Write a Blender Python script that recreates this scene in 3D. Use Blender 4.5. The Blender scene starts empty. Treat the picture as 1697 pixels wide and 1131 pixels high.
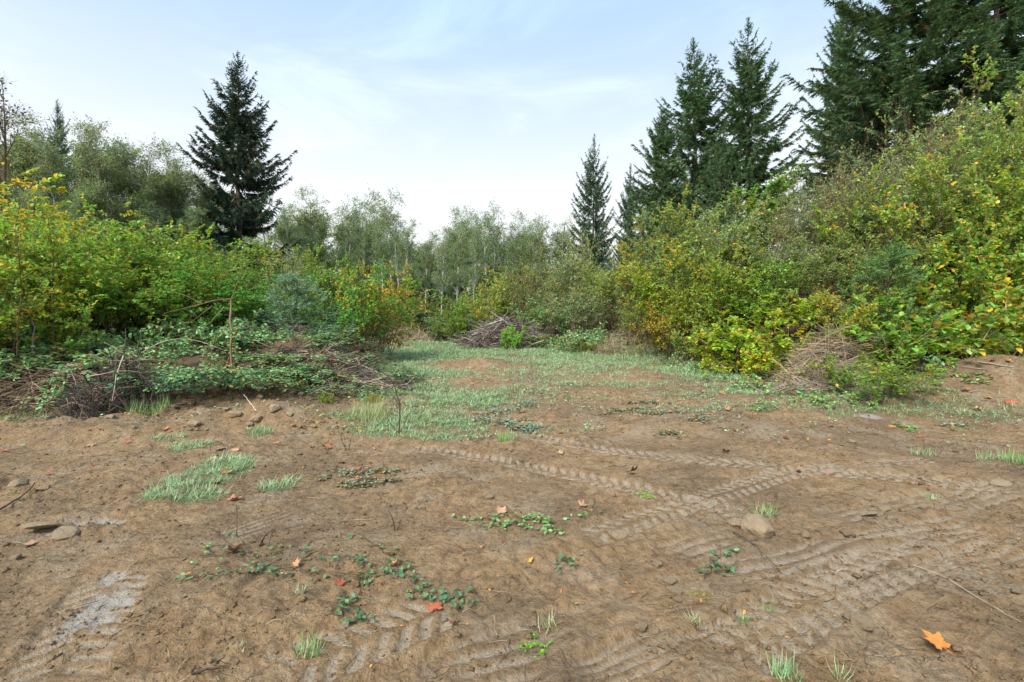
import bpy, math, random
import numpy as np

# ------------------------------------------------------------------ camera, sky, sun, exposure
SC = bpy.context.scene
COL = SC.collection
EYE = 1.5                      # eye height, metres
F = 801.0                      # focal length in pixels of a 1697 px wide frame (17 mm on 36 mm)
CX, HY = 848.5, 550.0          # picture column straight ahead, picture row of the horizon
cam_d = bpy.data.cameras.new('camera')
cam_d.lens = 17.0; cam_d.sensor_width = 36.0; cam_d.clip_start = 0.05; cam_d.clip_end = 3000
cam_d.shift_y = -15.5 / 1697.0
cam = bpy.data.objects.new('camera', cam_d); COL.objects.link(cam)
cam.location = (0, 0, EYE); cam.rotation_euler = (math.radians(90), 0, 0)
SC.camera = cam

SUN_EL, SUN_AZ = math.radians(46), math.radians(212)      # azimuth clockwise from +Y (view direction)
w = bpy.data.worlds.new('World'); SC.world = w; w.use_nodes = True
nt = w.node_tree; nt.nodes.clear()
def N(t, typ, **kw):
    n = t.nodes.new(typ)
    for k, v in kw.items(): setattr(n, k, v)
    return n
out = N(nt, 'ShaderNodeOutputWorld'); bg = N(nt, 'ShaderNodeBackground')
sky = N(nt, 'ShaderNodeTexSky'); sky.sky_type = 'NISHITA'; sky.sun_disc = False
sky.sun_elevation = SUN_EL; sky.sun_rotation = SUN_AZ; sky.air_density = 1.0; sky.dust_density = 0.6; sky.ozone_density = 1.0
tc = N(nt, 'ShaderNodeTexCoord'); sep = N(nt, 'ShaderNodeSeparateXYZ')
nt.links.new(tc.outputs['Generated'], sep.inputs[0])
veil = N(nt, 'ShaderNodeMapRange'); veil.interpolation_type = 'SMOOTHSTEP'       # thin high cloud, thicker towards the horizon
for i, v in ((1, 0.02), (2, 0.66), (3, 1.0), (4, 0.58)): veil.inputs[i].default_value = v
nt.links.new(sep.outputs['Z'], veil.inputs[0])
mp = N(nt, 'ShaderNodeMapping'); mp.inputs['Scale'].default_value = (1.5, 1.5, 5.0); mp.inputs['Rotation'].default_value = (0.2, 0.25, 0.5)
nt.links.new(tc.outputs['Generated'], mp.inputs[0])
cn = N(nt, 'ShaderNodeTexNoise'); cn.inputs['Scale'].default_value = 1.7; cn.inputs['Detail'].default_value = 7; cn.inputs['Roughness'].default_value = 0.58; cn.inputs['Distortion'].default_value = 0.5
nt.links.new(mp.outputs[0], cn.inputs['Vector'])
cr = N(nt, 'ShaderNodeMapRange'); cr.interpolation_type = 'SMOOTHSTEP'
for i, v in ((1, 0.46), (2, 0.86), (3, 0.0), (4, 0.34)): cr.inputs[i].default_value = v
nt.links.new(cn.outputs['Fac'], cr.inputs[0])
ad = N(nt, 'ShaderNodeMath', operation='ADD', use_clamp=True)
nt.links.new(veil.outputs[0], ad.inputs[0]); nt.links.new(cr.outputs[0], ad.inputs[1])
mx = N(nt, 'ShaderNodeMix', data_type='RGBA')
hz = N(nt, 'ShaderNodeMapRange'); hz.interpolation_type = 'SMOOTHSTEP'
for i, v in ((1, 0.12), (2, 0.75), (3, 0.0), (4, 1.0)): hz.inputs[i].default_value = v
nt.links.new(sep.outputs['Z'], hz.inputs[0])
vc = N(nt, 'ShaderNodeMix', data_type='RGBA')                  # the veil is white low down and lets more blue through higher up
vc.inputs['A'].default_value = (7.5, 7.45, 7.4, 1); vc.inputs['B'].default_value = (4.2, 6.5, 9.0, 1)
nt.links.new(hz.outputs[0], vc.inputs['Factor']); nt.links.new(vc.outputs['Result'], mx.inputs['B'])
nt.links.new(ad.outputs[0], mx.inputs['Factor']); nt.links.new(sky.outputs[0], mx.inputs['A'])
nt.links.new(mx.outputs['Result'], bg.inputs['Color']); bg.inputs['Strength'].default_value = 0.106
nt.links.new(bg.outputs[0], out.inputs['Surface'])

sun_d = bpy.data.lights.new('sun', 'SUN'); sun_d.energy = 4.0; sun_d.angle = math.radians(20); sun_d.color = (1.0, 0.95, 0.87)
sun = bpy.data.objects.new('sun', sun_d); COL.objects.link(sun)
sun.rotation_euler = (math.pi / 2 - SUN_EL, 0, -SUN_AZ + math.pi); sun.location = (0, 0, 60)

SC.view_settings.view_transform = 'Standard'; SC.view_settings.look = 'None'
SC.view_settings.exposure = 0.58; SC.view_settings.gamma = 1.0; SC.view_settings.use_curve_mapping = False
SC.render.engine = 'CYCLES'
cy = SC.cycles
cy.use_denoising = True; cy.max_bounces = 6; cy.diffuse_bounces = 3; cy.glossy_bounces = 2; cy.transmission_bounces = 3; cy.transparent_max_bounces = 4
cy.use_adaptive_sampling = True; cy.adaptive_threshold = 0.02; cy.sample_clamp_indirect = 4.0

# ------------------------------------------------------------------ numeric helpers
R = np.random.default_rng(11)
def smooth(a, b, x):
    t = np.clip((x - a) / (b - a), 0, 1); return t * t * (3 - 2 * t)
def hsh(ix, iy, s):
    n = (ix.astype(np.int64) * 374761393 + iy.astype(np.int64) * 668265263 + s * 1442695041) & 0x7fffffff
    n = ((n ^ (n >> 13)) * 1274126177) & 0x7fffffff
    n = (n ^ (n >> 16)) & 0x7fffffff
    return (n % 65536) / 65535.0
def vnoise(x, y, s=0):
    ix = np.floor(x); iy = np.floor(y); fx = x - ix; fy = y - iy
    fx = fx * fx * (3 - 2 * fx); fy = fy * fy * (3 - 2 * fy)
    a = hsh(ix, iy, s); b = hsh(ix + 1, iy, s); c = hsh(ix, iy + 1, s); d = hsh(ix + 1, iy + 1, s)
    return (a * (1 - fx) + b * fx) * (1 - fy) + (c * (1 - fx) + d * fx) * fy
def fbm(x, y, s=0, o=4, g=0.5):
    v = 0; a = 1; t = 0
    for i in range(o):
        v = v + a * vnoise(x * 2 ** i + 17.3 * i, y * 2 ** i - 9.1 * i, s + i); t += a; a *= g
    return v / t
def nrm(v):
    return v / np.maximum(np.linalg.norm(v, axis=-1, keepdims=True), 1e-9)

# ------------------------------------------------------------------ the lie of the land
_ty = np.linspace(-60, 600, 6601)
_tz = np.interp(_ty, [-60, 4.3, 7.2, 9.5, 12, 17, 23, 26, 33, 45, 80, 600], [0, 0, .1, .3, .47, .68, .93, .9, .2, -1.2, -1.5, -2])
_k = np.ones(9) / 9; _tz = np.convolve(np.pad(_tz, 4, mode='edge'), _k, 'valid')
LEFT = np.array([(-60, 6.0), (-20, 6.8), (-7.9, 7.7), (-5.4, 7.5), (-4.3, 8.3), (-2.6, 9.2), (-2.5, 10.5), (-3.5, 14), (-5, 20), (-7.5, 26), (-12, 40), (-30, 90)], float)
RIGHT = np.array([(60, 6.0), (14, 9.6), (10.4, 10.6), (8.6, 10.1), (7.3, 9.2), (6.4, 8.7), (5.9, 9.6), (5.4, 12), (4.4, 15), (2.4, 19), (-1.2, 23.2), (-1.6, 30), (1, 45), (20, 95)], float)
def sdist(poly, x, y, sign):
    best = np.full(x.shape, 1e9); far = -300.0 * sign
    for (ax, ay), (bx, by) in zip(poly[:-1], poly[1:]):
        dx, dy = bx - ax, by - ay; L = dx * dx + dy * dy
        t = np.clip(((x - ax) * dx + (y - ay) * dy) / L, 0, 1)
        best = np.minimum(best, (x - ax - t * dx) ** 2 + (y - ay - t * dy) ** 2)
    ring = np.vstack([poly, [(far, poly[-1][1]), (far, poly[0][1])]]); ins = np.zeros(x.shape, bool)
    for (ax, ay), (bx, by) in zip(ring, np.roll(ring, -1, 0)):
        if ay != by: ins ^= ((ay > y) != (by > y)) & (x < (bx - ax) * (y - ay) / (by - ay) + ax)
    return np.sqrt(best) * np.where(ins, 1.0, -1.0)
def bankdist(x, y):
    return sdist(LEFT, x, y, 1), sdist(RIGHT, x, y, -1)
def gauss(x, y, cx, cy_, rx, ry=None):
    ry = ry or rx
    return np.exp(-(((x - cx) / rx) ** 2 + ((y - cy_) / ry) ** 2))
def HB(x, y):
    """land without the small relief"""
    x = np.asarray(x, float); y = np.asarray(y, float)
    z = np.interp(y, _ty, _tz)
    l, r = bankdist(x, y)
    z = z + 0.75 * smooth(-0.15, 2.2, l) + 0.06 * np.clip(l - 2, 0, 12)
    z = z + 0.35 * smooth(-0.2, 1.2, r) + 7.0 * (1 - np.exp(-np.clip(r - 0.4, 0, None) * 0.16)) * smooth(0.3, 2.5, r) * np.interp(y, [0, 12, 15, 19, 25, 45], [1, 1, .8, .5, .3, .2])
    z = z + 0.72 * gauss(x, y, 9.4, 9.3, 1.6, 1.0) + 0.16 * gauss(x, y, 7.0, 8.6, .7, .5)
    z = z + 0.32 * gauss(x, y, -4.95, 10.9, .5, .4) + 0.20 * gauss(x, y, -1.15, 13.6, 1.2, .55)
    z = z + 0.20 * gauss(x, y, -4.3, 21.0, 1.6, .7)
    z = z + 0.26 * gauss(x, y, -3.75, 7.55, .55, .32) + 0.16 * gauss(x, y, -5.9, 6.6, 1.2, .5) + .12 * gauss(x, y, -4.55, 7.2, .35, .2)
    z = z - 0.10 * gauss(x, y, -2.2, 6.6, 1.2, .8) + 0.10 * gauss(x, y, 2.9, 7.0, 1.3, .4)
    z = z + .34 * np.abs(fbm(x / .45, y / .45, 35, 3) - .5) * smooth(-1.5, -.5, l) * smooth(.7, -.1, l) * smooth(13, 10, y)
    z = z + (fbm(x / 2.3, y / 2.3, 5, 3) - .5) * .14 * smooth(2.0, 7, np.hypot(x, y))
    return z
def gp(px, py):
    """world point of the ground seen at a picture position"""
    d = np.concatenate([np.linspace(1.6, 12, 500), np.linspace(12.05, 60, 700)])
    X = (px - CX) / F * d; Z = EYE - (py - HY) / F * d
    h = HB(X, d); i = int(np.argmax(h >= Z))
    if h[i] < Z[i]: i = len(d) - 1
    return float(X[i]), float(d[i])
def gx(px, d): return (px - CX) / F * d

# tyre tracks: (points in picture coordinates of the photograph turned into places on the ground, half width, lug spacing, style)
TR = [([(660, 742), (780, 757), (870, 775), (960, 792), (1045, 809), (1150, 835), (1260, 858)], .17, .115, 1, .022),
      ([(960, 898), (1000, 884), (1100, 850), (1200, 817), (1300, 788), (1400, 770)], .17, .115, 1, .022),
      ([(700, 1131), (880, 1080), (1050, 1030), (1250, 962), (1450, 908), (1720, 852)], .26, .075, 2, .018),
      ([(930, 1140), (1120, 1068), (1300, 1010), (1500, 955), (1720, 905)], .16, .09, 2, .018),
      ([(840, 712), (940, 735), (1080, 757), (1260, 772), (1450, 790), (1700, 812)], .17, .12, 1, .018),
      ([(1180, 1090), (1270, 1040), (1360, 990), (1450, 945), (1560, 905)], .21, .125, 1, .026),
      ([(430, 1131), (520, 1095), (640, 1045), (760, 1000)], .2, .115, 1, .02),
      ([(60, 1160), (120, 1070), (165, 1000), (200, 940)], .2, .1, 1, .014),
      ([(1340, 779), (1450, 769), (1560, 762)], .12, .14, 1, .017),
      ([(1100, 925), (1180, 905), (1330, 880), (1500, 845), (1700, 805)], .22, .09, 2, .018),
      ([(330, 905), (430, 870), (640, 800), (760, 770)], .18, .2, 2, .012),
      ([(0, 800), (180, 770), (330, 735)], .2, .2, 2, .012)]
TRW = [(np.array([gp(*p) for p in t[0]]),) + t[1:] for t in TR]
def catmull(P, n=8):
    P = np.vstack([2 * P[0] - P[1], P, 2 * P[-1] - P[-2]]); o = []
    for i in range(1, len(P) - 2):
        for t in np.linspace(0, 1, n, endpoint=False):
            a, b, c, d = P[i - 1], P[i], P[i + 1], P[i + 2]
            o.append(.5 * ((2 * b) + (-a + c) * t + (2 * a - 5 * b + 4 * c - d) * t * t + (-a + 3 * b - 3 * c + d) * t ** 3))
    o.append(P[-2]); return np.array(o)
def tracks(x, y):
    z = np.zeros(x.shape); press = np.zeros(x.shape); bed = np.zeros(x.shape)
    near = np.where((y > 1.2) & (y < 10) & (np.abs(x) < 8))[0]
    xn, yn = x[near], y[near]
    for P, hw, per, style, dep in TRW:
        P = catmull(P, 6); best = np.full(xn.shape, 1e9); lat = np.zeros(xn.shape); arc = np.zeros(xn.shape); s0 = 0
        tot = np.sum(np.linalg.norm(np.diff(P, axis=0), axis=1))
        for (ax, ay), (bx, by) in zip(P[:-1], P[1:]):
            dx, dy = bx - ax, by - ay; L = math.hypot(dx, dy); dx /= L; dy /= L
            s = (xn - ax) * dx + (yn - ay) * dy; t = (yn - ay) * dx - (xn - ax) * dy
            sc = np.clip(s, 0, L); d = (s - sc) ** 2 + t * t; m = d < best
            best = np.where(m, d, best); lat = np.where(m, t, lat); arc = np.where(m, s0 + s, arc); s0 += L
        ins = (arc > 0) & (arc < tot) & (np.abs(lat) < hw * 1.6)
        u = np.abs(lat) / hw
        fade = (0.62 + .5 * smooth(.34, .56, fbm(arc * 2.2, lat * 2 + 7, int(per * 1e4), 3))) * smooth(0, .25, arc) * smooth(0, .25, tot - arc)
        core = smooth(1.0, .86, u)
        wob = (fbm(xn * 12, yn * 12, 3, 2) - .5) * .28
        if style == 1:
            ph = arc / per + np.where(lat > 0, .5, 0) + u * 1.0 + wob
            lug = smooth(.30, .42, np.abs((ph % 1) - .5) * 1.0 + .12) * smooth(.06, .16, u)
        else:
            fade = fade * (.35 + .75 * smooth(.40, .58, fbm(arc * 1.3 + 4, lat * 3, 77, 2)))
            ph = lat / (hw * .42) + (fbm(xn * 3.5, yn * 3.5, 13, 2) - .5) * 1.1 + .15 * np.sin(arc * 3)
            lug = .5 + .5 * np.cos(ph * 2 * np.pi)
            lug = lug * (.8 + .2 * smooth(-.2, .5, np.cos((arc / .11 + wob * .5) * 2 * np.pi)))
        dep = dep * .9; bed[near] = np.maximum(bed[near], np.where(ins, smooth(1.5, 1.0, u) * np.clip(fade * 1.3, 0, 1), 0))
        zz = -dep * fade * core * (.35 + lug) + dep * .9 * fade * smooth(1.5, 1.15, u) * smooth(.9, 1.12, u)
        z[near] += np.where(ins, zz, 0)
        press[near] = np.maximum(press[near], np.where(ins, core * lug * fade * (.9 if style == 1 else .55), 0))
    return z, press, bed
WETW = [(gp(170, 1010), .17, .26), (gp(150, 870), .26, .07), (gp(195, 955), .09, .12), (gp(110, 890), .22, .06), (gp(1440, 690), .3, .15), (gp(655, 690), .05, .05)]
def detail(x, y):
    dn = np.hypot(x, y)
    rough = smooth(.30, .62, fbm(x / .9, y / .9, 21, 3))
    z = (fbm(x / .55, y / .55, 31, 3) - .5) * .075
    z += (np.abs(fbm(x / .16, y / .16, 41, 3) - .5)) * .085 * (.35 + rough)
    z += (fbm(x / .055, y / .055, 51, 2) - .5) * .036 * (.3 + rough)
    a = .34; u = x * math.cos(a) + y * math.sin(a); v = -x * math.sin(a) + y * math.cos(a)
    z += (fbm(u / 1.6, v / .085, 61, 2) - .5) * .03 * smooth(.42, .6, fbm(x / 1.8, y / 1.8, 71, 2)) * smooth(9, 5, dn)
    tz, press, bed = tracks(x, y)
    wet_sheen = np.zeros(x.shape)
    for (cx, cy_), rx, ry in WETW:
        wet_sheen = np.maximum(wet_sheen, smooth(.9, .35, np.hypot((x - cx) / rx, (y - cy_) / ry) + (fbm(x / .09, y / .09, 81, 3) - .5) * 1.5))
    flat = np.maximum(np.maximum(wet_sheen, press), bed * .9)
    z = z * (1 - .92 * flat) + tz - wet_sheen * .012
    return z * smooth(40, 12, dn), press, wet_sheen
def H(x, y):
    x = np.atleast_1d(np.asarray(x, float)); y = np.atleast_1d(np.asarray(y, float))
    return HB(x, y) + detail(x, y)[0]

# grass cover over the clearing, 0..1
GR = [((690, 700), 1.3, .8, 1.0), ((760, 665), 1.6, 1.0, .9), ((660, 640), 1.6, 1.3, .9), ((860, 650), 1.0, .7, .6), ((720, 725), .8, .35, .7),
      ((1060, 590), 4.5, 2.6, 1.0), ((1250, 625), 2.2, 1.1, 1.0), ((1400, 655), 1.5, .45, .8), ((900, 600), 4.0, 4.5, .55), ((760, 580), 3.5, 6, .9),
      ((940, 585), 3.5, 3.5, .8), ((345, 790), .36, .6, 2.2), ((300, 825), .40, .2, 2.0), ((315, 742), .28, .2, 1.8), ((280, 728), .25, .15, 1.2), ((465, 808), .2, .17, 1.6),
      ((600, 690), .7, .35, .9), ((1560, 650), 1.3, .5, .5), ((1520, 672), 1.4, .3, .45), ((1130, 655), 1.0, .35, .35), ((430, 715), .25, .15, .5),
      ((60, 690), .9, .5, .5), ((250, 665), .5, .35, .5), ((960, 660), 1.2, .4, .3), ((1670, 765), .25, .2, .55), ((1020, 640), 2.4, .6, .45), ((1180, 615), 2.6, 1.4, .8), ((1330, 650), 2.6, .7, .75), ((1480, 668), 2.2, .7, .5), ((1620, 680), 2.0, .6, .4), ((900, 612), 3.0, 1.6, .5), ((700, 610), 2.2, 2.5, .9), ((800, 720), 1.6, .5, .35), ((1560, 640), 2.0, .6, .5), ((1180, 680), 2.2, .4, .3)]
GRW = [(gp(*c), rx, ry, a) for c, rx, ry, a in GR]
def grassmask(x, y):
    g = np.zeros(x.shape)
    for (cx, cy_), rx, ry, a in GRW:
        g = np.maximum(g, a * smooth(1.15, .35, np.hypot((x - cx) / rx, (y - cy_) / ry)))
    g = g * (1 - .95 * np.clip(1.4 * gauss(x, y, -1.15, 13.4, 1.3, .8), 0, 1)) * (1 - .8 * gauss(x, y, 1.9, 9.6, 1.8, .5))
    l, r = bankdist(x, y)
    g = np.maximum(g, .5 * smooth(-1.0, .2, np.maximum(l, r)) * smooth(8.5, 11, y) * smooth(.9, .4, np.abs(np.maximum(l, r))))
    g = g * (1 - .97 * np.clip(1.5 * gauss(x, y, 9.2, 9.1, 1.7, .9), 0, 1))
    n = .55 * fbm(x / .7, y / .7, 91, 3) + .45 * fbm(x / .22, y / .22, 95, 2)
    return np.clip(g * smooth(.30, .56, n + .12 * g), 0, 1)

# ------------------------------------------------------------------ mesh builder
class Geo:
    def __init__(s): s.v = []; s.f3 = []; s.f4 = []; s.c = []; s.n = 0
    def add(s, v, f3=None, f4=None, c=None):
        v = np.asarray(v, np.float32).reshape(-1, 3)
        if f3 is not None and len(f3): s.f3.append(np.asarray(f3, np.int64).reshape(-1, 3) + s.n)
        if f4 is not None and len(f4): s.f4.append(np.asarray(f4, np.int64).reshape(-1, 4) + s.n)
        if c is None: c = np.full((len(v), 4), .5, np.float32)
        s.c.append(np.asarray(c, np.float32).reshape(-1, 4)); s.v.append(v); s.n += len(v)
    def mesh(s, name, mat, smooth_shade=True, origin=None):
        v = np.concatenate(s.v); c = np.concatenate(s.c)
        if origin is not None: v = v - np.asarray(origin, np.float32)
        f3 = np.concatenate(s.f3) if s.f3 else np.zeros((0, 3), np.int64)
        f4 = np.concatenate(s.f4) if s.f4 else np.zeros((0, 4), np.int64)
        me = bpy.data.meshes.new(name)
        me.vertices.add(len(v)); me.vertices.foreach_set('co', v.astype(np.float32).ravel())
        li = np.concatenate([f3.ravel(), f4.ravel()]).astype(np.int32)
        me.loops.add(len(li)); me.loops.foreach_set('vertex_index', li)
        st = np.concatenate([np.arange(len(f3)) * 3, len(f3) * 3 + np.arange(len(f4)) * 4]).astype(np.int32)
        me.polygons.add(len(st)); me.polygons.foreach_set('loop_start', st)
        at = me.attributes.new('v', 'FLOAT_COLOR', 'POINT'); at.data.foreach_set('color', c.astype(np.float32).ravel())
        me.update(calc_edges=True)
        if smooth_shade: me.polygons.foreach_set('use_smooth', np.ones(len(st), bool))
        me.materials.append(mat)
        return me

def tubes(g, P, rad, sides=4, c=None):
    """P (B,K,3) centre lines, rad (B,K)"""
    P = np.asarray(P, float); B, K, _ = P.shape
    if B == 0: return
    T = nrm(np.gradient(P, axis=1))
    ref = np.where(np.abs(T[..., 2:3]) < .9, np.array([0, 0, 1.]), np.array([1., 0, 0]))
    U = nrm(np.cross(T, ref)); V = np.cross(T, U)
    a = np.arange(sides) * 2 * np.pi / sides
    ring = P[:, :, None] + rad[:, :, None, None] * (np.cos(a)[None, None, :, None] * U[:, :, None] + np.sin(a)[None, None, :, None] * V[:, :, None])
    idx = np.arange(B * K * sides).reshape(B, K, sides)
    q = np.stack([idx[:, :-1], np.roll(idx, -1, 2)[:, :-1], np.roll(idx, -1, 2)[:, 1:], idx[:, 1:]], -1).reshape(-1, 4)
    cc = None
    if c is None: c = R.random((B, 4))
    cc = np.repeat(np.asarray(c), K * sides, 0)
    g.add(ring.reshape(-1, 3), None, q, cc)

LEAF6 = (np.array([(0, 0, 0), (.28, .40, .07), (.68, .34, .03), (1, 0, -.14), (.68, -.34, .03), (.28, -.40, .07)]), None, [(0, 3, 2, 1), (0, 5, 4, 3)])
DIAM = (np.array([(0, 0, 0), (.45, .36, .05), (1, 0, -.08), (.45, -.36, .05)]), None, [(0, 3, 2, 1)])
BLADE = (np.array([(0, .5, 0), (0, -.5, 0), (.55, .38, .05), (.55, -.38, .05), (1, 0, -.12)]), [(3, 4, 2)], [(0, 1, 3, 2)])
TURF = (np.array([(0, .5, 0), (0, -.5, 0), (1, -.12, -.05), (1, .12, -.05)]), None, [(0, 1, 2, 3)])
SPRAY = (np.array([(0, .09, 0), (0, -.09, 0), (1, 0, 0), (.12, 0, .02), (.42, .24, -.02), (.3, 0, .02), (.3, -.24, -.02), (.5, .0, .02), (.72, .2, -.01), (.62, 0, .02), (.62, -.2, -.01), (.2, 0, .14), (.5, 0, .12)]),
         [(0, 1, 2), (3, 5, 4), (3, 6, 5), (5, 7, 8), (7, 9, 10), (3, 5, 11), (5, 9, 12)], None)
def scatter(g, tmpl, pos, axis, up, length, width, c):
    """copies of a small flat template: x along axis, y across, z along up"""
    tv, f3, f4 = tmpl; n = len(pos); m = len(tv)
    if n == 0: return
    A = nrm(axis); S = nrm(np.cross(up, A)); Z = np.cross(A, S)
    length = np.broadcast_to(length, (n,)); width = np.broadcast_to(width, (n,))
    v = pos[:, None] + tv[None, :, 0:1] * (A * length[:, None])[:, None] + tv[None, :, 1:2] * (S * (length * width)[:, None])[:, None] + tv[None, :, 2:3] * (Z * length[:, None])[:, None]
    off = (np.arange(n) * m)[:, None, None]
    g.add(v.reshape(-1, 3), None if f3 is None else (np.array(f3)[None] + off).reshape(-1, 3), None if f4 is None else (np.array(f4)[None] + off).reshape(-1, 4), np.repeat(c, m, 0))

def at(P, bi, t):
    K = P.shape[1]; f = t * (K - 1); i = np.clip(f.astype(int), 0, K - 2); fr = (f - i)[:, None]
    a, b = P[bi, i], P[bi, i + 1]
    return a * (1 - fr) + b * fr, nrm(b - a)
def rdir(n, r): return nrm(r.normal(size=(n, 3)))
def grow(P, n, t0, t1, L, Ltaper, ang, up, curve, r, K=4, jit=.06):
    B = len(P); bi = np.repeat(np.arange(B), n); t = r.uniform(t0, t1, B * n)
    p, T = at(P, bi, t)
    perp = nrm(np.cross(T, rdir(B * n, r)))
    a = np.radians(r.uniform(ang[0], ang[1], B * n))[:, None]
    d = nrm(T * np.cos(a) + perp * np.sin(a) + np.array([0, 0, up]))
    l = L * r.uniform(.55, 1.15, B * n) * (1 - Ltaper * t)
    return line(p, d, l, curve, r, K, jit), bi, t
def line(p, d, l, curve, r, K=4, jit=.06):
    s = np.linspace(0, 1, K)[None, :, None]; n = len(p)
    cv = np.broadcast_to(np.asarray(curve, float), (n, 3))
    w_ = np.cumsum(r.normal(size=(n, K, 3)) * jit, axis=1); w_ = w_ - w_[:, :1]
    return p[:, None] + l[:, None, None] * (d[:, None] * s + cv[:, None] * s * s + w_ * s)
def taper(P, r0, r1): return np.linspace(1, 0, P.shape[1])[None] * (np.broadcast_to(r0, (len(P),)) - r1)[:, None] + r1
def rc(n, r, bias=None):
    c = r.random((n, 4))
    if bias is not None: c[:, 2] = np.clip(c[:, 2] + bias, 0, 1)
    return c

# ------------------------------------------------------------------ materials
MAT = {}
def newmat(name):
    m = bpy.data.materials.new(name); m.use_nodes = True; m.node_tree.nodes.clear(); MAT[name] = m
    return m, m.node_tree
def link(t, a, b): t.links.new(a, b)
def mixc(t, fac, a, b, blend='MIX'):
    n = N(t, 'ShaderNodeMix', data_type='RGBA', blend_type=blend)
    for s, v in (('Factor', fac), ('A', a), ('B', b)):
        if hasattr(v, 'is_output') or isinstance(v, bpy.types.NodeSocket): link(t, v, n.inputs[s])
        else: n.inputs[s].default_value = v if s == 'Factor' else (*v, 1)
    return n.outputs['Result']
def maprange(t, v, a, b, c, d, sm=False):
    n = N(t, 'ShaderNodeMapRange')
    if sm: n.interpolation_type = 'SMOOTHSTEP'
    link(t, v, n.inputs[0])
    for i, q in enumerate((a, b, c, d)): n.inputs[i + 1].default_value = q
    return n.outputs[0]
def noise(t, scale, detail_=4, rough=.55, vec=None):
    n = N(t, 'ShaderNodeTexNoise'); n.inputs['Scale'].default_value = scale; n.inputs['Detail'].default_value = detail_; n.inputs['Roughness'].default_value = rough
    if vec is not None: link(t, vec, n.inputs['Vector'])
    return n.outputs['Fac']
def ramp(t, fac, stops):
    n = N(t, 'ShaderNodeValToRGB'); link(t, fac, n.inputs[0]); e = n.color_ramp.elements
    while len(e) < len(stops): e.new(.5)
    for i, (p, c) in enumerate(stops): e[i].position = p; e[i].color = (*c, 1)
    return n.outputs[0]

def leaf_mat(name, autumn, transl=.3, rough=.45, spec=.35, under=.35, bright=(.7, 1.6)):
    m, t = newmat(name)
    a = N(t, 'ShaderNodeAttribute', attribute_name='v'); s = N(t, 'ShaderNodeSeparateColor'); link(t, a.outputs['Color'], s.inputs[0])
    oi = N(t, 'ShaderNodeObjectInfo')
    aut = ramp(t, s.outputs[0], autumn)
    lt = N(t, 'ShaderNodeMath', operation='LESS_THAN'); link(t, s.outputs[2], lt.inputs[0]); link(t, oi.outputs['Alpha'], lt.inputs[1])
    # a green leaf leans a little yellow or blue
    hs = N(t, 'ShaderNodeHueSaturation'); link(t, oi.outputs['Color'], hs.inputs['Color'])
    link(t, maprange(t, s.outputs[0], 0, 1, .48, .535), hs.inputs['Hue']); link(t, maprange(t, s.outputs[1], 0, 1, *bright), hs.inputs['Value'])
    c = mixc(t, lt.outputs[0], hs.outputs[0], aut)
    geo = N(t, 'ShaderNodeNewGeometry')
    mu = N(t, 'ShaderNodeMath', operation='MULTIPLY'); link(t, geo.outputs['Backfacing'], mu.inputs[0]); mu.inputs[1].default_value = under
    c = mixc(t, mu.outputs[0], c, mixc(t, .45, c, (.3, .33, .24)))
    p = N(t, 'ShaderNodeBsdfPrincipled'); link(t, c, p.inputs['Base Color']); p.inputs['Roughness'].default_value = rough; p.inputs['Specular IOR Level'].default_value = spec
    tr = N(t, 'ShaderNodeBsdfTranslucent'); link(t, mixc(t, 1, c, (1.25, 1.3, .7), 'MULTIPLY'), tr.inputs['Color'])
    mxs = N(t, 'ShaderNodeMixShader'); mxs.inputs[0].default_value = transl; link(t, p.outputs[0], mxs.inputs[1]); link(t, tr.outputs[0], mxs.inputs[2])
    o = N(t, 'ShaderNodeOutputMaterial'); link(t, mxs.outputs[0], o.inputs['Surface'])
    return m
YEL = [(0, (.72, .44, .02)), (.35, (.74, .50, .03)), (.62, (.62, .52, .05)), (.84, (.64, .30, .02)), (1, (.34, .15, .03))]
ORG = [(0, (.60, .22, .03)), (.4, (.55, .28, .05)), (.7, (.40, .16, .05)), (1, (.22, .09, .04))]
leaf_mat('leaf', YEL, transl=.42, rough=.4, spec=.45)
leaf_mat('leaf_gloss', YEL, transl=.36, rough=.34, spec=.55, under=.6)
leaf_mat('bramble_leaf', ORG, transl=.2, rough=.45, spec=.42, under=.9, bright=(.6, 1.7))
leaf_mat('needle', [(0, (.14, .10, .04)), (1, (.20, .14, .06))], transl=.15, rough=.6, spec=.2, under=0, bright=(.55, 1.5))
leaf_mat('grass', [(0, (.42, .36, .2)), (1, (.5, .45, .3))], transl=.2, rough=.45, spec=.4, under=0, bright=(.6, 1.35))

def bark(name, c0, c1, scale, rough=.9, bands=0):
    m, t = newmat(name)
    tc_ = N(t, 'ShaderNodeTexCoord')
    mp_ = N(t, 'ShaderNodeMapping'); mp_.inputs['Scale'].default_value = (1, 1, .35) if not bands else (.6, .6, 2.2); link(t, tc_.outputs['Object'], mp_.inputs[0])
    n = noise(t, scale, 5, .6, mp_.outputs[0])
    a = N(t, 'ShaderNodeAttribute', attribute_name='v'); s = N(t, 'ShaderNodeSeparateColor'); link(t, a.outputs['Color'], s.inputs[0])
    c = ramp(t, n, [(.36, c0), (.64, c1)])
    hs = N(t, 'ShaderNodeHueSaturation'); link(t, c, hs.inputs['Color']); link(t, maprange(t, s.outputs[1], 0, 1, .65, 1.3), hs.inputs['Value'])
    p = N(t, 'ShaderNodeBsdfPrincipled'); link(t, hs.outputs[0], p.inputs['Base Color']); p.inputs['Roughness'].default_value = rough; p.inputs['Specular IOR Level'].default_value = .25
    o = N(t, 'ShaderNodeOutputMaterial'); link(t, p.outputs[0], o.inputs['Surface']); return m
bark('alder_bark', (.22, .215, .19), (.60, .59, .55), 6, bands=1)
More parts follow.
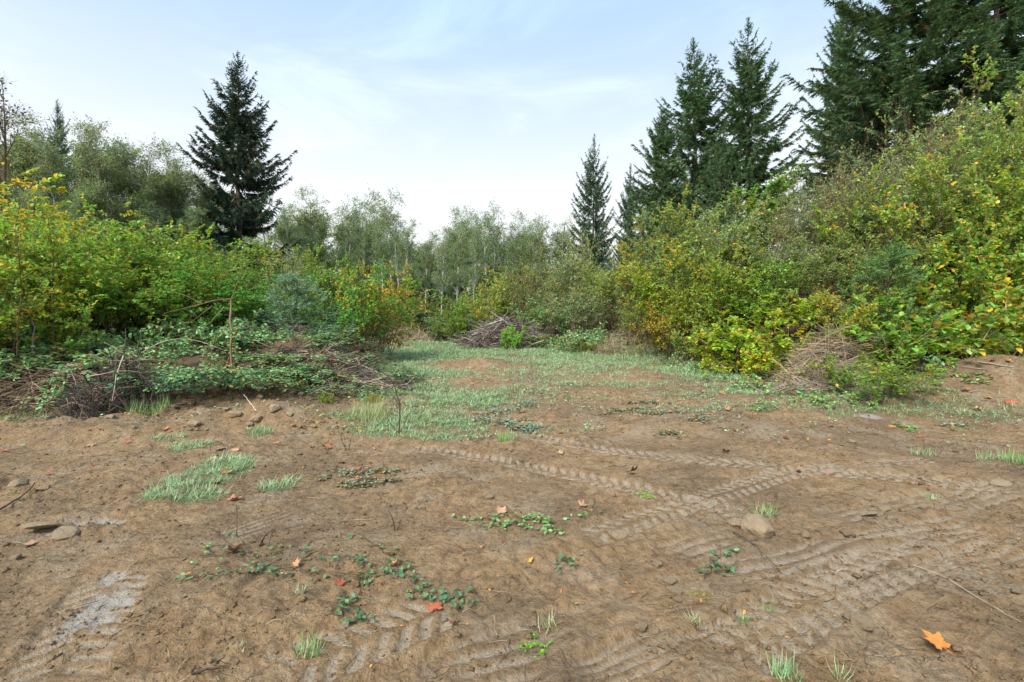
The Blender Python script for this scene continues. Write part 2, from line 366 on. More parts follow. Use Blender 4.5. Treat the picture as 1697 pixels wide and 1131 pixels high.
bark('brown_stem', (.055, .035, .025), (.14, .095, .065), 9)
bark('grey_stick', (.16, .135, .115), (.34, .30, .26), 12)
bark('pale_stick', (.34, .29, .24), (.58, .53, .47), 12)
bark('straw', (.32, .24, .15), (.52, .42, .29), 12)
bark('tan_cane', (.27, .185, .115), (.48, .36, .24), 12)
bark('spruce_bark', (.07, .055, .045), (.15, .125, .105), 5)
bark('charred_root', (.03, .027, .024), (.10, .088, .078), 14)
bark('rust_bark', (.17, .095, .06), (.30, .20, .14), 10)

def soil_mat(name, ground=False):
    m, t = newmat(name)
    tc_ = N(t, 'ShaderNodeTexCoord'); vec = tc_.outputs['Object']
    big = noise(t, .7, 4, .6, vec); mid = noise(t, 5, 5, .62, vec); fine = noise(t, 46, 5, .7, vec); grit = noise(t, 210, 3, .6, vec)
    lump = noise(t, 17 if ground else 2.5, 6, .68, vec); patch = noise(t, 1.9, 5, .62, vec)
    c = ramp(t, mid, [(.28, (.24, .150, .074)), (.46, (.345, .228, .116)), (.6, (.40, .272, .146)), (.78, (.47, .34, .198))])
    if ground:
        c = mixc(t, maprange(t, big, .42, .62, 0, .85, True), c, mixc(t, .62, c, (.17, .12, .075)))
        c = mixc(t, maprange(t, patch, .50, .66, 0, .7, True), c, (.385, .30, .20))
        c = mixc(t, maprange(t, lump, .34, .56, 0, 1.0), mixc(t, 1, c, (.66, .62, .58), 'MULTIPLY'), c)
        c = mixc(t, maprange(t, grit, .34, .26, 0, .6, True), c, (.13, .086, .05))
    else:
        c = mixc(t, .7, c, (.52, .41, .27))
    c = mixc(t, maprange(t, fine, .3, .62, 0, 1.0), mixc(t, 1, c, (.74, .71, .68), 'MULTIPLY'), c)
    c = mixc(t, maprange(t, grit, .63, .74, 0, .55, True), c, (.56, .45, .30))
    p = N(t, 'ShaderNodeBsdfPrincipled'); p.inputs['Specular IOR Level'].default_value = .3
    if ground:
        a = N(t, 'ShaderNodeAttribute', attribute_name='v'); s = N(t, 'ShaderNodeSeparateColor'); link(t, a.outputs['Color'], s.inputs[0])
        press, wet_sheen, green = s.outputs[0], s.outputs[1], s.outputs[2]; litter = a.outputs['Alpha']
        c = mixc(t, maprange(t, press, .12, .6, 0, .75), c, (.42, .335, .24))  # pressed soil is paler, with sky reflection put into the colour
        wn = N(t, 'ShaderNodeMath', operation='MULTIPLY'); link(t, wet_sheen, wn.inputs[0]); link(t, maprange(t, fine, .38, .58, .35, 1, True), wn.inputs[1])
        c = mixc(t, maprange(t, wn.outputs[0], .05, .6, 0, .8), c, (.42, .385, .33))  # wet mud: sky reflection painted in as pale grey, besides the lower roughness
        c = mixc(t, maprange(t, green, .1, .8, 0, .8), c, ramp(t, fine, [(.3, (.09, .085, .04)), (.55, (.16, .17, .08)), (.75, (.23, .25, .13))]))
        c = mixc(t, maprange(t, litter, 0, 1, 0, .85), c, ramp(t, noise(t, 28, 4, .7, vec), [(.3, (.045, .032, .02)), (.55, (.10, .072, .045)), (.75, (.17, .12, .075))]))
        pr_ = N(t, 'ShaderNodeMath', operation='MAXIMUM'); link(t, wn.outputs[0], pr_.inputs[0]); link(t, maprange(t, press, .2, .9, 0, .5), pr_.inputs[1])
        link(t, maprange(t, pr_.outputs[0], 0, .8, .92, .45), p.inputs['Roughness'])
    else: p.inputs['Roughness'].default_value = .95
    link(t, c, p.inputs['Base Color'])
    h = N(t, 'ShaderNodeMath', operation='ADD'); link(t, maprange(t, fine, 0, 1, 0, 1), h.inputs[0]); link(t, maprange(t, lump, .2, .8, 0, 2.0), h.inputs[1])
    b = N(t, 'ShaderNodeBump'); b.inputs['Strength'].default_value = 1.0; b.inputs['Distance'].default_value = .02; link(t, h.outputs[0], b.inputs['Height']); link(t, b.outputs[0], p.inputs['Normal'])
    o = N(t, 'ShaderNodeOutputMaterial'); link(t, p.outputs[0], o.inputs['Surface']); return m
soil_mat('soil', True); soil_mat('clod')
def maple_mat():
    m, t = newmat('fallen_leaf')
    oi = N(t, 'ShaderNodeObjectInfo'); tc_ = N(t, 'ShaderNodeTexCoord')
    n = noise(t, 9, 3, .6, tc_.outputs['Object']); n2 = noise(t, 40, 3, .6, tc_.outputs['Object'])
    c = mixc(t, maprange(t, n, .42, .62, 0, .6, True), oi.outputs['Color'], mixc(t, 1, oi.outputs['Color'], (1.0, .55, .45), 'MULTIPLY'))
    c = mixc(t, maprange(t, n2, .58, .7, 0, .6, True), c, (.16, .07, .03))
    p = N(t, 'ShaderNodeBsdfPrincipled'); link(t, c, p.inputs['Base Color']); p.inputs['Roughness'].default_value = .5; p.inputs['Specular IOR Level'].default_value = .35
    o = N(t, 'ShaderNodeOutputMaterial'); link(t, p.outputs[0], o.inputs['Surface'])
maple_mat()

# ------------------------------------------------------------------ object helpers
def mobj(name, me, parent=None, color=None):
    o = bpy.data.objects.new(name, me); COL.objects.link(o)
    if parent: o.parent = parent
    if color is not None: o.color = color
    return o
def tag(o, label=None, cat=None, group=None, kind=None):
    for k, v in (('label', label), ('category', cat), ('group', group), ('kind', kind)):
        if v: o[k] = v
    return o
def thing(name, label, cat, loc, rz=0, s=(1, 1, 1), group=None, tilt=(0, 0)):
    o = bpy.data.objects.new(name, None); COL.objects.link(o); o.empty_display_size = .1
    o.location = loc; o.rotation_euler = (tilt[0], tilt[1], rz); o.scale = (s, s, s) if np.isscalar(s) else s
    return tag(o, label, cat, group)

# ------------------------------------------------------------------ ground: one sheet out to the horizon
def build_ground():
    yf = np.exp(np.linspace(math.log(1.35), math.log(30), 448))
    ys = np.concatenate([-np.geomspace(300, 1.5, 14), [-.6, .2, .8, 1.1], yf, np.geomspace(31, 900, 36)])
    u = np.linspace(-1, 1, 641)
    Wd = np.where(ys > 0, 2.0 + 1.12 * ys, 4 + 1.1 * np.abs(ys))
    X = u[None] * Wd[:, None]; Y = np.repeat(ys[:, None], len(u), 1)
    x, y = X.ravel(), Y.ravel()
    dz, press, wet_sheen = detail(x, y); z = HB(x, y) + dz
    g = grassmask(x, y); l, r = bankdist(x, y)
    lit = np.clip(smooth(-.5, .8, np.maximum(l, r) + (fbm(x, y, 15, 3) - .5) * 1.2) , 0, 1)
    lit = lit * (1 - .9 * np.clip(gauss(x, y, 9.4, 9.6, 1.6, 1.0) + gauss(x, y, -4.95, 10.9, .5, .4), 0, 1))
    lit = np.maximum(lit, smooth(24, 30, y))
    me_c = np.stack([press, wet_sheen, g, lit], 1)
    ny, nx = X.shape; idx = np.arange(nx * ny).reshape(ny, nx)
    q = np.stack([idx[:-1, :-1], idx[:-1, 1:], idx[1:, 1:], idx[1:, :-1]], -1).reshape(-1, 4)
    G = Geo(); G.add(np.stack([x, y, z], 1), None, q, me_c)
    o = mobj('ground', G.mesh('ground', MAT['soil']))
    tag(o, kind='structure')
build_ground()

# ------------------------------------------------------------------ plant kinds: each is a list of (part name, mesh) at unit placement
PROTO = {}
def spruce(key, Hh, prof, seed, nbr, el_top, el_bot, sag, upt, hang, twm, twl, tint=None, lo=.05, gap=.0):
    r = np.random.default_rng(seed)
    tr = np.stack([np.cumsum(r.normal(size=14) * .03), np.cumsum(r.normal(size=14) * .03), np.linspace(-.4, Hh, 14)], 1)[None]
    gw, gc = Geo(), Geo()
    tubes(gw, tr, np.linspace(Hh * .0135, .012, 14)[None], 8)
    t = lo + (0.995 - lo) * r.random(nbr) ** 0.92
    L = np.interp(t, [p[0] for p in prof], [p[1] for p in prof]) * r.uniform(.55, 1.12, nbr)
    # branches come in uneven tiers
    tier = np.sin(t * Hh * 3.1 + r.uniform(0, 6)) * .5 + .5
    L *= 1 - gap * tier * r.random(nbr)
    az = r.uniform(0, 2 * np.pi, nbr)
    el = np.radians(np.interp(t, [0, .55, 1], [el_bot, el_bot * .4 + el_top * .6 - 12, el_top]) + r.normal(0, 6, nbr))
    K = 8; s = np.linspace(0, 1, K)[None]
    p0, _ = at(tr, np.zeros(nbr, int), np.clip((t * Hh + .4) / (Hh + .4), 0, 1))
    rad = L[:, None] * s * np.cos(el)[:, None]
    zz = L[:, None] * (np.sin(el)[:, None] * s - sag * s ** 1.6 * (1 - t[:, None]) + upt * s ** 3)
    azs = az[:, None] + np.cumsum(r.normal(0, .035, (nbr, K)), 1)
    P = np.stack([p0[:, 0:1] + rad * np.cos(azs), p0[:, 1:2] + rad * np.sin(azs), p0[:, 2:3] + zz], -1)
    tubes(gw, P, taper(P, np.clip(L * .011, .008, .06), .004), 3)
    cnt = np.maximum((L * twm).astype(int), 5); bi = np.repeat(np.arange(nbr), cnt); n = len(bi)
    ts = np.clip(.1 + .9 * r.random(n) ** .8, 0, .999)
    p, T = at(P, bi, ts)
    side = nrm(np.cross(T, np.array([0, 0, 1.]))) * r.choice([-1, 1], n)[:, None]
    hg = hang * r.uniform(.4, 1.4, n) * np.clip(1.15 - t[bi] * .9, .15, 1) * (1 - .6 * ts)
    d = T * r.uniform(.3, .9, n)[:, None] + side * r.uniform(.1, 1.0, n)[:, None] + np.array([0, 0, -1.]) * hg[:, None]
    ln = twl * r.uniform(.5, 1.25, n) * (1.1 - .55 * ts) * np.clip(L[bi] / 1.6, .42, 1.15)
    c = rc(n, r); c[:, 1] = np.clip(c[:, 1] * .6 + .4 * ts, 0, 1); clump = vnoise(bi * .37 + ts * 3, t[bi] * 40, 3); c[:, 1] = np.clip(c[:, 1] * .55 + clump * .5, 0, 1)
    scatter(gc, SPRAY, p, d, rdir(n, r) + np.array([0, 0, .6]), ln, 1.0, c)
    # leader
    m = 40; pz = Hh - r.random(m) * 1.3; a = r.uniform(0, 6.28, m)
    q, _ = at(tr, np.zeros(m, int), np.clip((pz + .4) / (Hh + .4), 0, .999))
    scatter(gc, SPRAY, q, np.stack([np.cos(a), np.sin(a), np.full(m, .9)], 1), rdir(m, r), r.uniform(.15, .4, m) * (.4 + (Hh - pz)), 1.0, rc(m, r))
    PROTO[key] = dict(h=Hh, w=2 * max(p_[1] for p_ in prof), parts=[('trunk', gw.mesh(key + '_wood', MAT['spruce_bark'])), ('crown', gc.mesh(key + '_needles', MAT['needle'], False))])

spruce('spruce_droop', 22, [(0, 2.8), (.12, 3.3), (.25, 4.3), (.45, 4.3), (.62, 3.7), (.75, 2.6), (.88, 1.3), (.96, .55), (1, .1)], 3, 290, 36, -10, .46, .50, 2.2, 30, .62, lo=.06, gap=.45)
spruce('spruce_open', 25, [(0, 5.4), (.2, 5.9), (.42, 5.3), (.6, 4.2), (.78, 2.6), (.9, 1.2), (1, .1)], 8, 300, 42, -4, .36, .42, 1.7, 26, .62, gap=.55)
spruce('spruce_full', 30, [(0, 6.2), (.3, 6.8), (.55, 6.0), (.75, 4.2), (.9, 1.8), (1, .1)], 5, 400, 38, -8, .38, .36, 1.9, 25, .78, gap=.25)

def alder(key, Hh, seed, start, n1, leaves, lsize, lobed=False, spread=.2, wood='alder_bark', lean=.05, multi=1):
    r = np.random.default_rng(seed); gw, gc = Geo(), Geo()
    tr = []
    for k in range(multi):
        a = r.uniform(0, 6.28); tilt = (lean if multi == 1 else .16) * r.uniform(.5, 1.3)
        z = np.linspace(-.3, Hh * r.uniform(.85, 1), 12); b = np.cumsum(r.normal(size=(12, 2)) * Hh * .004, 0)
        tr.append(np.stack([b[:, 0] + z * tilt * math.cos(a), b[:, 1] + z * tilt * math.sin(a), z], 1))
    tr = np.array(tr)
    tubes(gw, tr, np.linspace(Hh * .0115, .010, 12)[None].repeat(multi, 0), 6, np.full((multi, 4), .75))
    l1, _, _ = grow(tr, n1, start, .98, Hh * spread, .72, (28, 62), .25, (0, 0, .12), r, 6, .05)
    l2, _, _ = grow(l1, 6, .25, 1, Hh * .075, .35, (25, 60), .12, (0, 0, .05), r, 4, .07)
    l3, _, _ = grow(l2, 4, .2, 1, Hh * .05, .2, (20, 65), .08, (0, 0, -.05), r, 3, .08)
    tubes(gw, l1, taper(l1, Hh * .0030, .006), 3); tubes(gw, l2, taper(l2, .011, .004), 3); tubes(gw, l3, taper(l3, .006, .003), 3)
    n = leaves; bi = r.integers(0, len(l3), n); p, T = at(l3, bi, r.random(n) ** .7 * .999)
    # leaves thin out in the wind-bared top
    keep = r.random(n) < np.clip(1.35 - .85 * (p[:, 2] / Hh) ** 2.2, .1, 1)
    p, T = p[keep], T[keep]; n = len(p)
    p = p + r.normal(size=(n, 3)) * .10
    scatter(gc, DIAM, p, T + rdir(n, r) * .9 + np.array([0, 0, -.25]), rdir(n, r) * .8 + np.array([0, 0, 1.]), lsize * r.uniform(.6, 1.3, n), 1.15, rc(n, r))
    PROTO[key] = dict(h=Hh, w=Hh * spread * 1.7, parts=[('trunk', gw.mesh(key + '_wood', MAT[wood])), ('crown', gc.mesh(key + '_leaves', MAT['leaf'], False))])
alder('alder_a', 15, 21, .45, 26, 14000, .105, spread=.25)
alder('alder_b', 16, 22, .52, 22, 9500, .105, spread=.23)
alder('alder_c', 14, 23, .18, 34, 21000, .11, spread=.26)
alder('alder_d', 15, 24, .55, 13, 9000, .105, spread=.22, multi=2)
alder('alder_bare', 13, 25, .3, 26, 1500, .13, spread=.26, wood='brown_stem')

def shrub(key, h, w, seed, nst, n1, n2, leaves, lsize, lw, wood='brown_stem', mat='leaf', tmpl=LEAF6, spread=.55, l1=.34, l2=.16, up1=.35, start=.25, rst=.012, droop=.25, arch=0., flat=1.0, foot=.35):
    r = np.random.default_rng(seed); gw, gc = Geo(), Geo()
    a = r.uniform(0, 6.28, nst); rr = np.sqrt(r.random(nst)) * w * foot
    base = np.stack([rr * np.cos(a), rr * np.sin(a), np.full(nst, -.08)], 1)
    a2 = a + r.normal(0, .7, nst); sp = spread * r.uniform(.1, 1, nst) * w / h
    d = nrm(np.stack([np.cos(a2) * sp, np.sin(a2) * sp, np.ones(nst)], 1))
    L = h * r.uniform(.62, 1.06, nst)
    cv = np.stack([np.cos(a2) * arch, np.sin(a2) * arch, np.full(nst, -arch * .75)], 1)
    st = line(base, d, L, cv, r, 7, .035)
    t1, _, _ = grow(st, n1, start, .97, h * l1, .45, (22, 60), up1, (0, 0, -arch * .3), r, 5, .06)
    t2, _, _ = grow(t1, n2, .15, 1, h * l2, .2, (25, 70), .1, (0, 0, -.05), r, 4, .07)
    tubes(gw, st, taper(st, rst, .003), 4); tubes(gw, t1, taper(t1, rst * .45, .0022), 3); tubes(gw, t2, taper(t2, rst * .25, .0016), 3)
    src = np.concatenate([t2, t2, t1[:, :4] if t1.shape[1] > 4 else t1]) if n2 else t1
    bi = r.integers(0, len(src), leaves); p, T = at(src, bi, r.random(leaves) ** .75 * .999)
    n = leaves; out_ = nrm(p * np.array([1, 1, .2]))
    ax = T * .7 + rdir(n, r) * .85 + out_ * .35 + np.array([0, 0, -droop])
    upv = np.array([0, 0, 1.]) * flat + out_ * .45 + rdir(n, r) * .55
    side = p[:, 0] / max(w, .1)
    bias = .10 * (.5 - p[:, 2] / h) + .22 * (vnoise(p[:, 0] * 2.2 + 5, p[:, 2] * 2.2 + p[:, 1] * 2, seed) - .5) + .5 * (vnoise(p[:, 0] * 1.1 + 9, p[:, 2] * 1.3 + p[:, 1], seed + 3) - .5)
    scatter(gc, tmpl, p, ax, upv, lsize * r.uniform(.55, 1.25, n), lw, rc(n, r, bias))
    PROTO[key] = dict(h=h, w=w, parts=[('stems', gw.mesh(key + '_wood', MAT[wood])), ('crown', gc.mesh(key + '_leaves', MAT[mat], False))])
shrub('alderbush_a', 3.0, 2.4, 31, 13, 8, 4, 9500, .072, .9)
shrub('alderbush_b', 3.0, 2.2, 32, 11, 9, 4, 9000, .068, .88, spread=.45)
shrub('alderbush_c', 3.2, 2.0, 33, 9, 9, 4, 8000, .068, .9, spread=.4, mat='leaf_gloss')
shrub('willow_a', 3.2, 2.0, 34, 20, 9, 3, 8500, .06, .6, spread=.4, l1=.28, l2=.12, up1=.7, mat='leaf_gloss', rst=.010)
shrub('willow_b', 3.0, 2.2, 35, 24, 8, 3, 7500, .055, .62, spread=.45, l1=.26, l2=.11, up1=.6, mat='leaf_gloss', rst=.009)
shrub('roundbush', 2.2, 2.2, 36, 16, 8, 4, 7500, .07, .85, spread=.85, l1=.36, start=.12, up1=.2)
shrub('salmonberry', 1.3, 1.8, 37, 16, 7, 3, 4200, .085, .95, spread=.95, l1=.42, start=.15, up1=.15, flat=2.2, droop=.1, wood='tan_cane')
shrub('bramble_a', 1.0, 2.2, 38, 22, 7, 3, 4600, .072, .95, spread=1.3, l1=.5, l2=.25, start=.1, up1=.1, arch=.45, flat=1.7, wood='tan_cane', mat='bramble_leaf', rst=.007)
shrub('bramble_b', 0.9, 2.4, 39, 26, 6, 3, 3600, .066, .95, spread=1.5, l1=.5, l2=.25, start=.1, up1=.05, arch=.55, flat=1.7, wood='tan_cane', mat='bramble_leaf', rst=.007)
shrub('drybrush', 2.6, 1.8, 40, 34, 8, 3, 900, .05, .6, wood='brown_stem', spread=.5, up1=.6, rst=.008)
shrub('twigbrush', 3.2, 1.6, 45, 26, 9, 2, 1500, .055, .7, wood='rust_bark', spread=.4, up1=.8, l1=.22, rst=.009, mat='leaf_gloss')
shrub('sapling', 4.0, 1.5, 41, 3, 22, 4, 4200, .085, .95, spread=.15, l1=.2, l2=.1, up1=.35, rst=.022, foot=.12)
shrub('tallbush_a', 4.8, 2.6, 43, 12, 12, 4, 13000, .07, .9, spread=.4, l1=.24, l2=.10, start=.2, rst=.016, mat='leaf_gloss')
shrub('tallbush_b', 4.8, 2.4, 44, 16, 12, 4, 14000, .058, .72, spread=.4, l1=.22, l2=.09, start=.2, rst=.014, up1=.5, mat='leaf_gloss')
shrub('herb', .35, .4, 42, 9, 5, 0, 260, .05, .8, spread=.9, l1=.5, start=.1, rst=.003, wood='tan_cane')

def babyspruce(key, seed):
    r = np.random.default_rng(seed); gw, gc = Geo(), Geo(); h = 1.6
    tr = np.stack([np.zeros(6), np.zeros(6), np.linspace(-.1, h, 6)], 1)[None]; tubes(gw, tr, np.linspace(.022, .005, 6)[None], 6)
    nb = 58; t = r.uniform(.02, .97, nb); a = r.uniform(0, 6.28, nb); L = (1.02 - t) * .85 * r.uniform(.8, 1.15, nb) + .1
    p, _ = at(tr, np.zeros(nb, int), t); d = nrm(np.stack([np.cos(a), np.sin(a), .25 + .5 * t], 1))
    b1 = line(p, d, L, (0, 0, .12), r, 5, .03)
    b2, _, _ = grow(b1, 9, .2, .98, .28, .4, (35, 60), .12, (0, 0, 0), r, 4, .03)
    tubes(gw, b1, taper(b1, .008, .003), 3)
    allb = np.concatenate([b2, b2, b1[:, 1:]]); n = 26000
    bi = r.integers(0, len(allb), n); q, T = at(allb, bi, r.random(n) * .999)
    perp = nrm(np.cross(T, rdir(n, r)))
    ndl = (np.array([(0, .09, 0), (0, -.09, 0), (1, 0, 0)]), [(0, 1, 2)], None)
    scatter(gc, ndl, q, T * .9 + perp * .8, rdir(n, r), r.uniform(.03, .05, n), 1.3, rc(n, r))
    PROTO[key] = dict(h=h, w=1.8, parts=[('trunk', gw.mesh(key + '_wood', MAT['spruce_bark'])), ('crown', gc.mesh(key + '_needles', MAT['needle'], False))])
babyspruce('babyspruce', 51)

def plant(proto, name, x, y, h, label, cat, tint=(.1, .18, .04), autumn=.05, wmul=1.0, group=None, rz=None, sink=.03, tilt=(0, 0)):
    pr = PROTO[proto]; s = h / pr['h']; sw = s * wmul
    z = float(HB(np.array([x]), np.array([y]))[0]) - sink
    o = thing(name, label, cat, (x, y, z), R.uniform(0, 6.28) if rz is None else rz, (sw, sw, s), group, tilt)
    for pn, me in pr['parts']:
        mobj(pn, me, o, (*tint, autumn))
    return o
def top_h(px, d, top):
    x = gx(px, d); z = float(HB(np.array([x]), np.array([d]))[0])
    return x, max(.25, EYE - (top - HY) / F * d - z)

# ------------------------------------------------------------------ conifers
DK = (.085, .145, .058); DG = (.095, .17, .068); DB = (.09, .155, .088)
for proto, px, d, top, wm, rz, tint, label in (
    ('spruce_droop', 397, 36, 86, 1.0, 1.2, (.035, .066, .036), 'tall dark spruce with drooping boughs standing alone above the left thicket'),
    ('spruce_open', 985, 52, 222, .72, .3, DB, 'smaller pointed spruce beside the gap in the middle of the treeline'),
    ('spruce_open', 1148, 41, 62, 1.08, 2.2, DG, 'tall open-topped spruce, left one of the twin spires above the right bank'),
    ('spruce_open', 1240, 39, 28, 1.05, 4.3, DG, 'tallest full spire of the twin spruces above the right bank'),
    ('spruce_full', 1490, 29, -130, 1.25, .9, DK, 'huge dark spruce cut off by the top edge behind the right bank'),
    ('spruce_full', 1655, 26, -170, 1.15, 3.3, DK, 'huge spruce at the upper right corner rising behind the hillside brush'),
    ('spruce_full', 1400, 37, -10, .60, 5.0, DG, 'narrower spruce half hidden behind the huge dark spruce'),
    ('spruce_full', 1095, 44, 180, .85, 2.0, DG, 'bushy dark spruce filling in at the foot of the twin spires'),
    ('spruce_open', 1200, 36, 205, .85, 5.5, DG, 'shorter broad spruce in front of the tallest twin spire'),
    ('spruce_open', 1045, 50, 270, .7, 1.1, DB, 'short ragged spruce between the pointed spruce and the twin spires'),
    ('spruce_droop', 97, 40, 165, .62, 2.1, DB, 'thin-topped spruce poking out of the left alder wood'),
    ('spruce_open', 935, 62, 372, .7, 3.1, DB, 'low dark spruce crown left of the pointed spruce'),
):
    x, h = top_h(px, d, top)
    plant(proto, 'spruce_tree', x, d, h, label, 'spruce tree', tint, .06, wm, 'spruces around the clearing', rz)

# ------------------------------------------------------------------ alder wood behind
OL = (.19, .25, .095); OG = (.165, .245, .11); GG = (.18, .25, .145); DL = (.13, .175, .07)  # OL, OG, GG are lightened to stand for distance haze; no air volume
ALD = [  # proto, px, distance, top row, width factor, tint, label (None: one of the many in the far wood)
    ('alder_bare', 6, 19, 92, 1.0, (.07, .06, .03), 'nearly bare dark alder at the upper left edge of the picture'),
    ('alder_bare', -30, 21, 170, 1.0, (.12, .09, .03), 'brownish half-bare alder at the left edge below the bare one'),
    ('alder_c', 50, 30, 215, 1.0, OL, None), ('alder_a', 120, 32, 212, 1.05, OG, None), ('alder_b', 165, 31, 205, 1.1, OL, 'tall sparse alder with visible twigs left of the lone dark spruce'),
    ('alder_c', 215, 33, 222, 1.0, OG, None), ('alder_a', 260, 33, 245, 1.1, OL, None), ('alder_b', 300, 36, 268, 1.0, OG, None), ('alder_c', 330, 38, 275, 1.0, GG, None),
    ('alder_c', 20, 34, 235, 1.1, OG, None), ('alder_a', 85, 36, 250, 1.1, OL, None), ('alder_c', 190, 38, 250, 1.1, GG, None), ('alder_c', 290, 40, 290, 1.1, GG, None),
    ('alder_b', 480, 44, 318, 1.0, OG, None), ('alder_a', 515, 46, 322, 1.0, OL, None), ('alder_b', 570, 46, 316, 1.0, OG, 'tall leafy alder standing highest right of the lone spruce'),
    ('alder_c', 605, 50, 335, 1.0, OL, None), ('alder_c', 450, 46, 345, 1.1, GG, None), ('alder_c', 540, 52, 340, 1.1, GG, None),
    ('alder_d', 672, 44, 337, 1.1, OG, 'white-stemmed alder with a flat spreading top near the middle'),
    ('alder_b', 725, 50, 368, .9, OL, 'slim white-trunked alder just right of the flat-topped one'),
    ('alder_a', 640, 56, 370, 1.0, GG, None), ('alder_a', 755, 54, 354, 1.0, OG, None), ('alder_b', 780, 52, 352, 1.0, OL, None), ('alder_d', 822, 46, 356, 1.0, OG, 'forked alder with two pale trunks above the brush pile'),
    ('alder_a', 800, 58, 362, 1.0, GG, None), ('alder_c', 850, 58, 366, 1.0, GG, None), ('alder_b', 878, 52, 358, .9, OL, None), ('alder_a', 905, 56, 364, 1.0, OG, None), ('alder_c', 935, 60, 372, 1.0, GG, None),
    ('alder_c', 700, 62, 385, 1.1, GG, None), ('alder_c', 660, 64, 388, 1.1, GG, None), ('alder_a', 745, 66, 380, 1.1, GG, None), ('alder_c', 800, 68, 388, 1.2, GG, None), ('alder_c', 880, 68, 388, 1.2, GG, None),
    ('alder_c', 600, 62, 372, 1.2, GG, None), ('alder_c', 500, 60, 360, 1.2, GG, None), ('alder_a', 970, 66, 395, 1.1, GG, None), ('alder_c', 420, 52, 345, 1.2, GG, None), ('alder_c', 360, 48, 325, 1.2, GG, None),
    ('alder_b', 1010, 64, 400, 1.0, GG, None), ('alder_c', 1060, 66, 385, 1.1, GG, None),
    ('alder_b', 668, 37, 348, .8, OG, None), ('alder_b', 700, 40, 372, .75, OL, None), ('alder_b', 728, 38, 380, .7, OG, None), ('alder_b', 752, 42, 366, .75, OL, None), ('alder_b', 784, 40, 360, .7, OG, None), ('alder_b', 640, 39, 352, .75, OG, None), ('alder_a', 600, 42, 340, .8, OG, None),
    ('alder_b', 40, 29, 190, .9, DL, None), ('alder_a', 70, 31, 205, 1.0, DL, None), ('alder_b', 105, 29, 215, .9, DL, None), ('alder_b', 140, 30, 200, .9, DL, None), ('alder_a', 180, 29, 212, 1.0, DL, None), ('alder_b', 205, 31, 225, .9, DL, None), ('alder_a', 240, 30, 240, 1.0, DL, None), ('alder_b', 275, 32, 250, .9, DL, None), ('alder_a', 310, 33, 275, 1.0, DL, None), ('alder_b', 340, 35, 285, .9, DL, None), ('alder_a', 10, 30, 200, 1.0, DL, None), ('alder_b', 225, 36, 235, 1.0, DL, None), ('alder_b', 155, 35, 222, 1.0, DL, None),
    ('alder_c', 655, 60, 398, 1.2, GG, None), ('alder_c', 690, 56, 402, 1.1, GG, None), ('alder_c', 735, 62, 396, 1.2, GG, None), ('alder_c', 620, 54, 385, 1.1, OG, None), ('alder_c', 830, 62, 392, 1.2, GG, None), ('alder_c', 900, 62, 394, 1.2, GG, None),
    ('alder_c', 470, 50, 352, 1.1, OG, None), ('alder_c', 530, 56, 350, 1.1, OL, None), ('alder_c', 565, 58, 352, 1.1, OG, None), ('alder_c', 585, 50, 358, 1.1, OL, None), ('alder_c', 632, 50, 392, 1.1, OG, None), ('alder_c', 668, 52, 405, 1.1, OL, None), ('alder_c', 705, 54, 392, 1.1, OG, None), ('alder_c', 748, 56, 380, 1.1, OL, None), ('alder_c', 765, 50, 385, 1.1, OG, None), ('alder_c', 790, 62, 372, 1.1, OL, None), ('alder_c', 815, 54, 385, 1.1, OG, None), ('alder_c', 845, 52, 392, 1.1, OG, None), ('alder_c', 865, 60, 376, 1.1, OL, None), ('alder_c', 890, 56, 388, 1.1, OG, None), ('alder_c', 920, 58, 385, 1.1, OL, None), ('alder_c', 950, 54, 400, 1.1, OG, None), ('alder_c', 985, 62, 400, 1.1, OG, None), ('alder_c', 1020, 58, 405, 1.1, OG, None), ('alder_c', 680, 46, 440, 1.1, OG, None), ('alder_c', 735, 47, 435, 1.1, OG, None), ('alder_c', 790, 47, 430, 1.1, OL, None), ('alder_c', 860, 47, 425, 1.1, OG, None), ('alder_c', 905, 48, 425, 1.1, OG, None), ('alder_c', 610, 48, 420, 1.1, OG, None),
    ('alder_c', 770, 48, 430, .9, OG, None), ('alder_c', 690, 52, 425, .9, OG, None), ('alder_c', 640, 42, 430, .8, OG, None), ('alder_c', 840, 44, 430, .9, OG, None), ('alder_c', 580, 44, 410, .9, OG, None),
    ('alder_c', 500, 40, 390, .9, OG, None), ('alder_c', 240, 30, 300, 1.0, OG, None), ('alder_c', 140, 28, 300, 1.0, OG, None), ('alder_c', 60, 27, 300, 1.0, OG, None), ('alder_c', 320, 32, 330, 1.0, OG, None), ('alder_c', 0, 28, 290, 1.0, OL, None),
]
def bucket(px):
    for lim, t in ((90, 'at the left edge of the picture'), (190, 'around the thin-topped spruce on the left'), (300, 'left of the lone dark spruce'), (430, 'directly behind the lone dark spruce'), (520, 'just right of the lone dark spruce'), (600, 'above the round bright green bush'), (655, 'above the golden orange bush'), (740, 'around the flat-topped alder in the middle'), (800, 'left of the forked alder'), (870, 'around the forked alder above the brush pile'), (930, 'right of the forked alder'), (2000, 'around the pointed spruce')):
        if px < lim: return t
for i_, (proto, px, d, top, wm, tint, label) in enumerate(ALD):
    if not label and px > 400 and proto == 'alder_c' and top < 420 and i_ % 5 < 3: proto = ('alder_b', 'alder_a', 'alder_d')[i_ % 5]; top -= 10
    x, h = top_h(px, d, top)
    plant(proto, 'alder_tree', x, d, h, label or 'slender grey-green alder in the wood ' + bucket(px), 'alder tree', tint, .04, wm, 'alders of the wood behind the clearing')
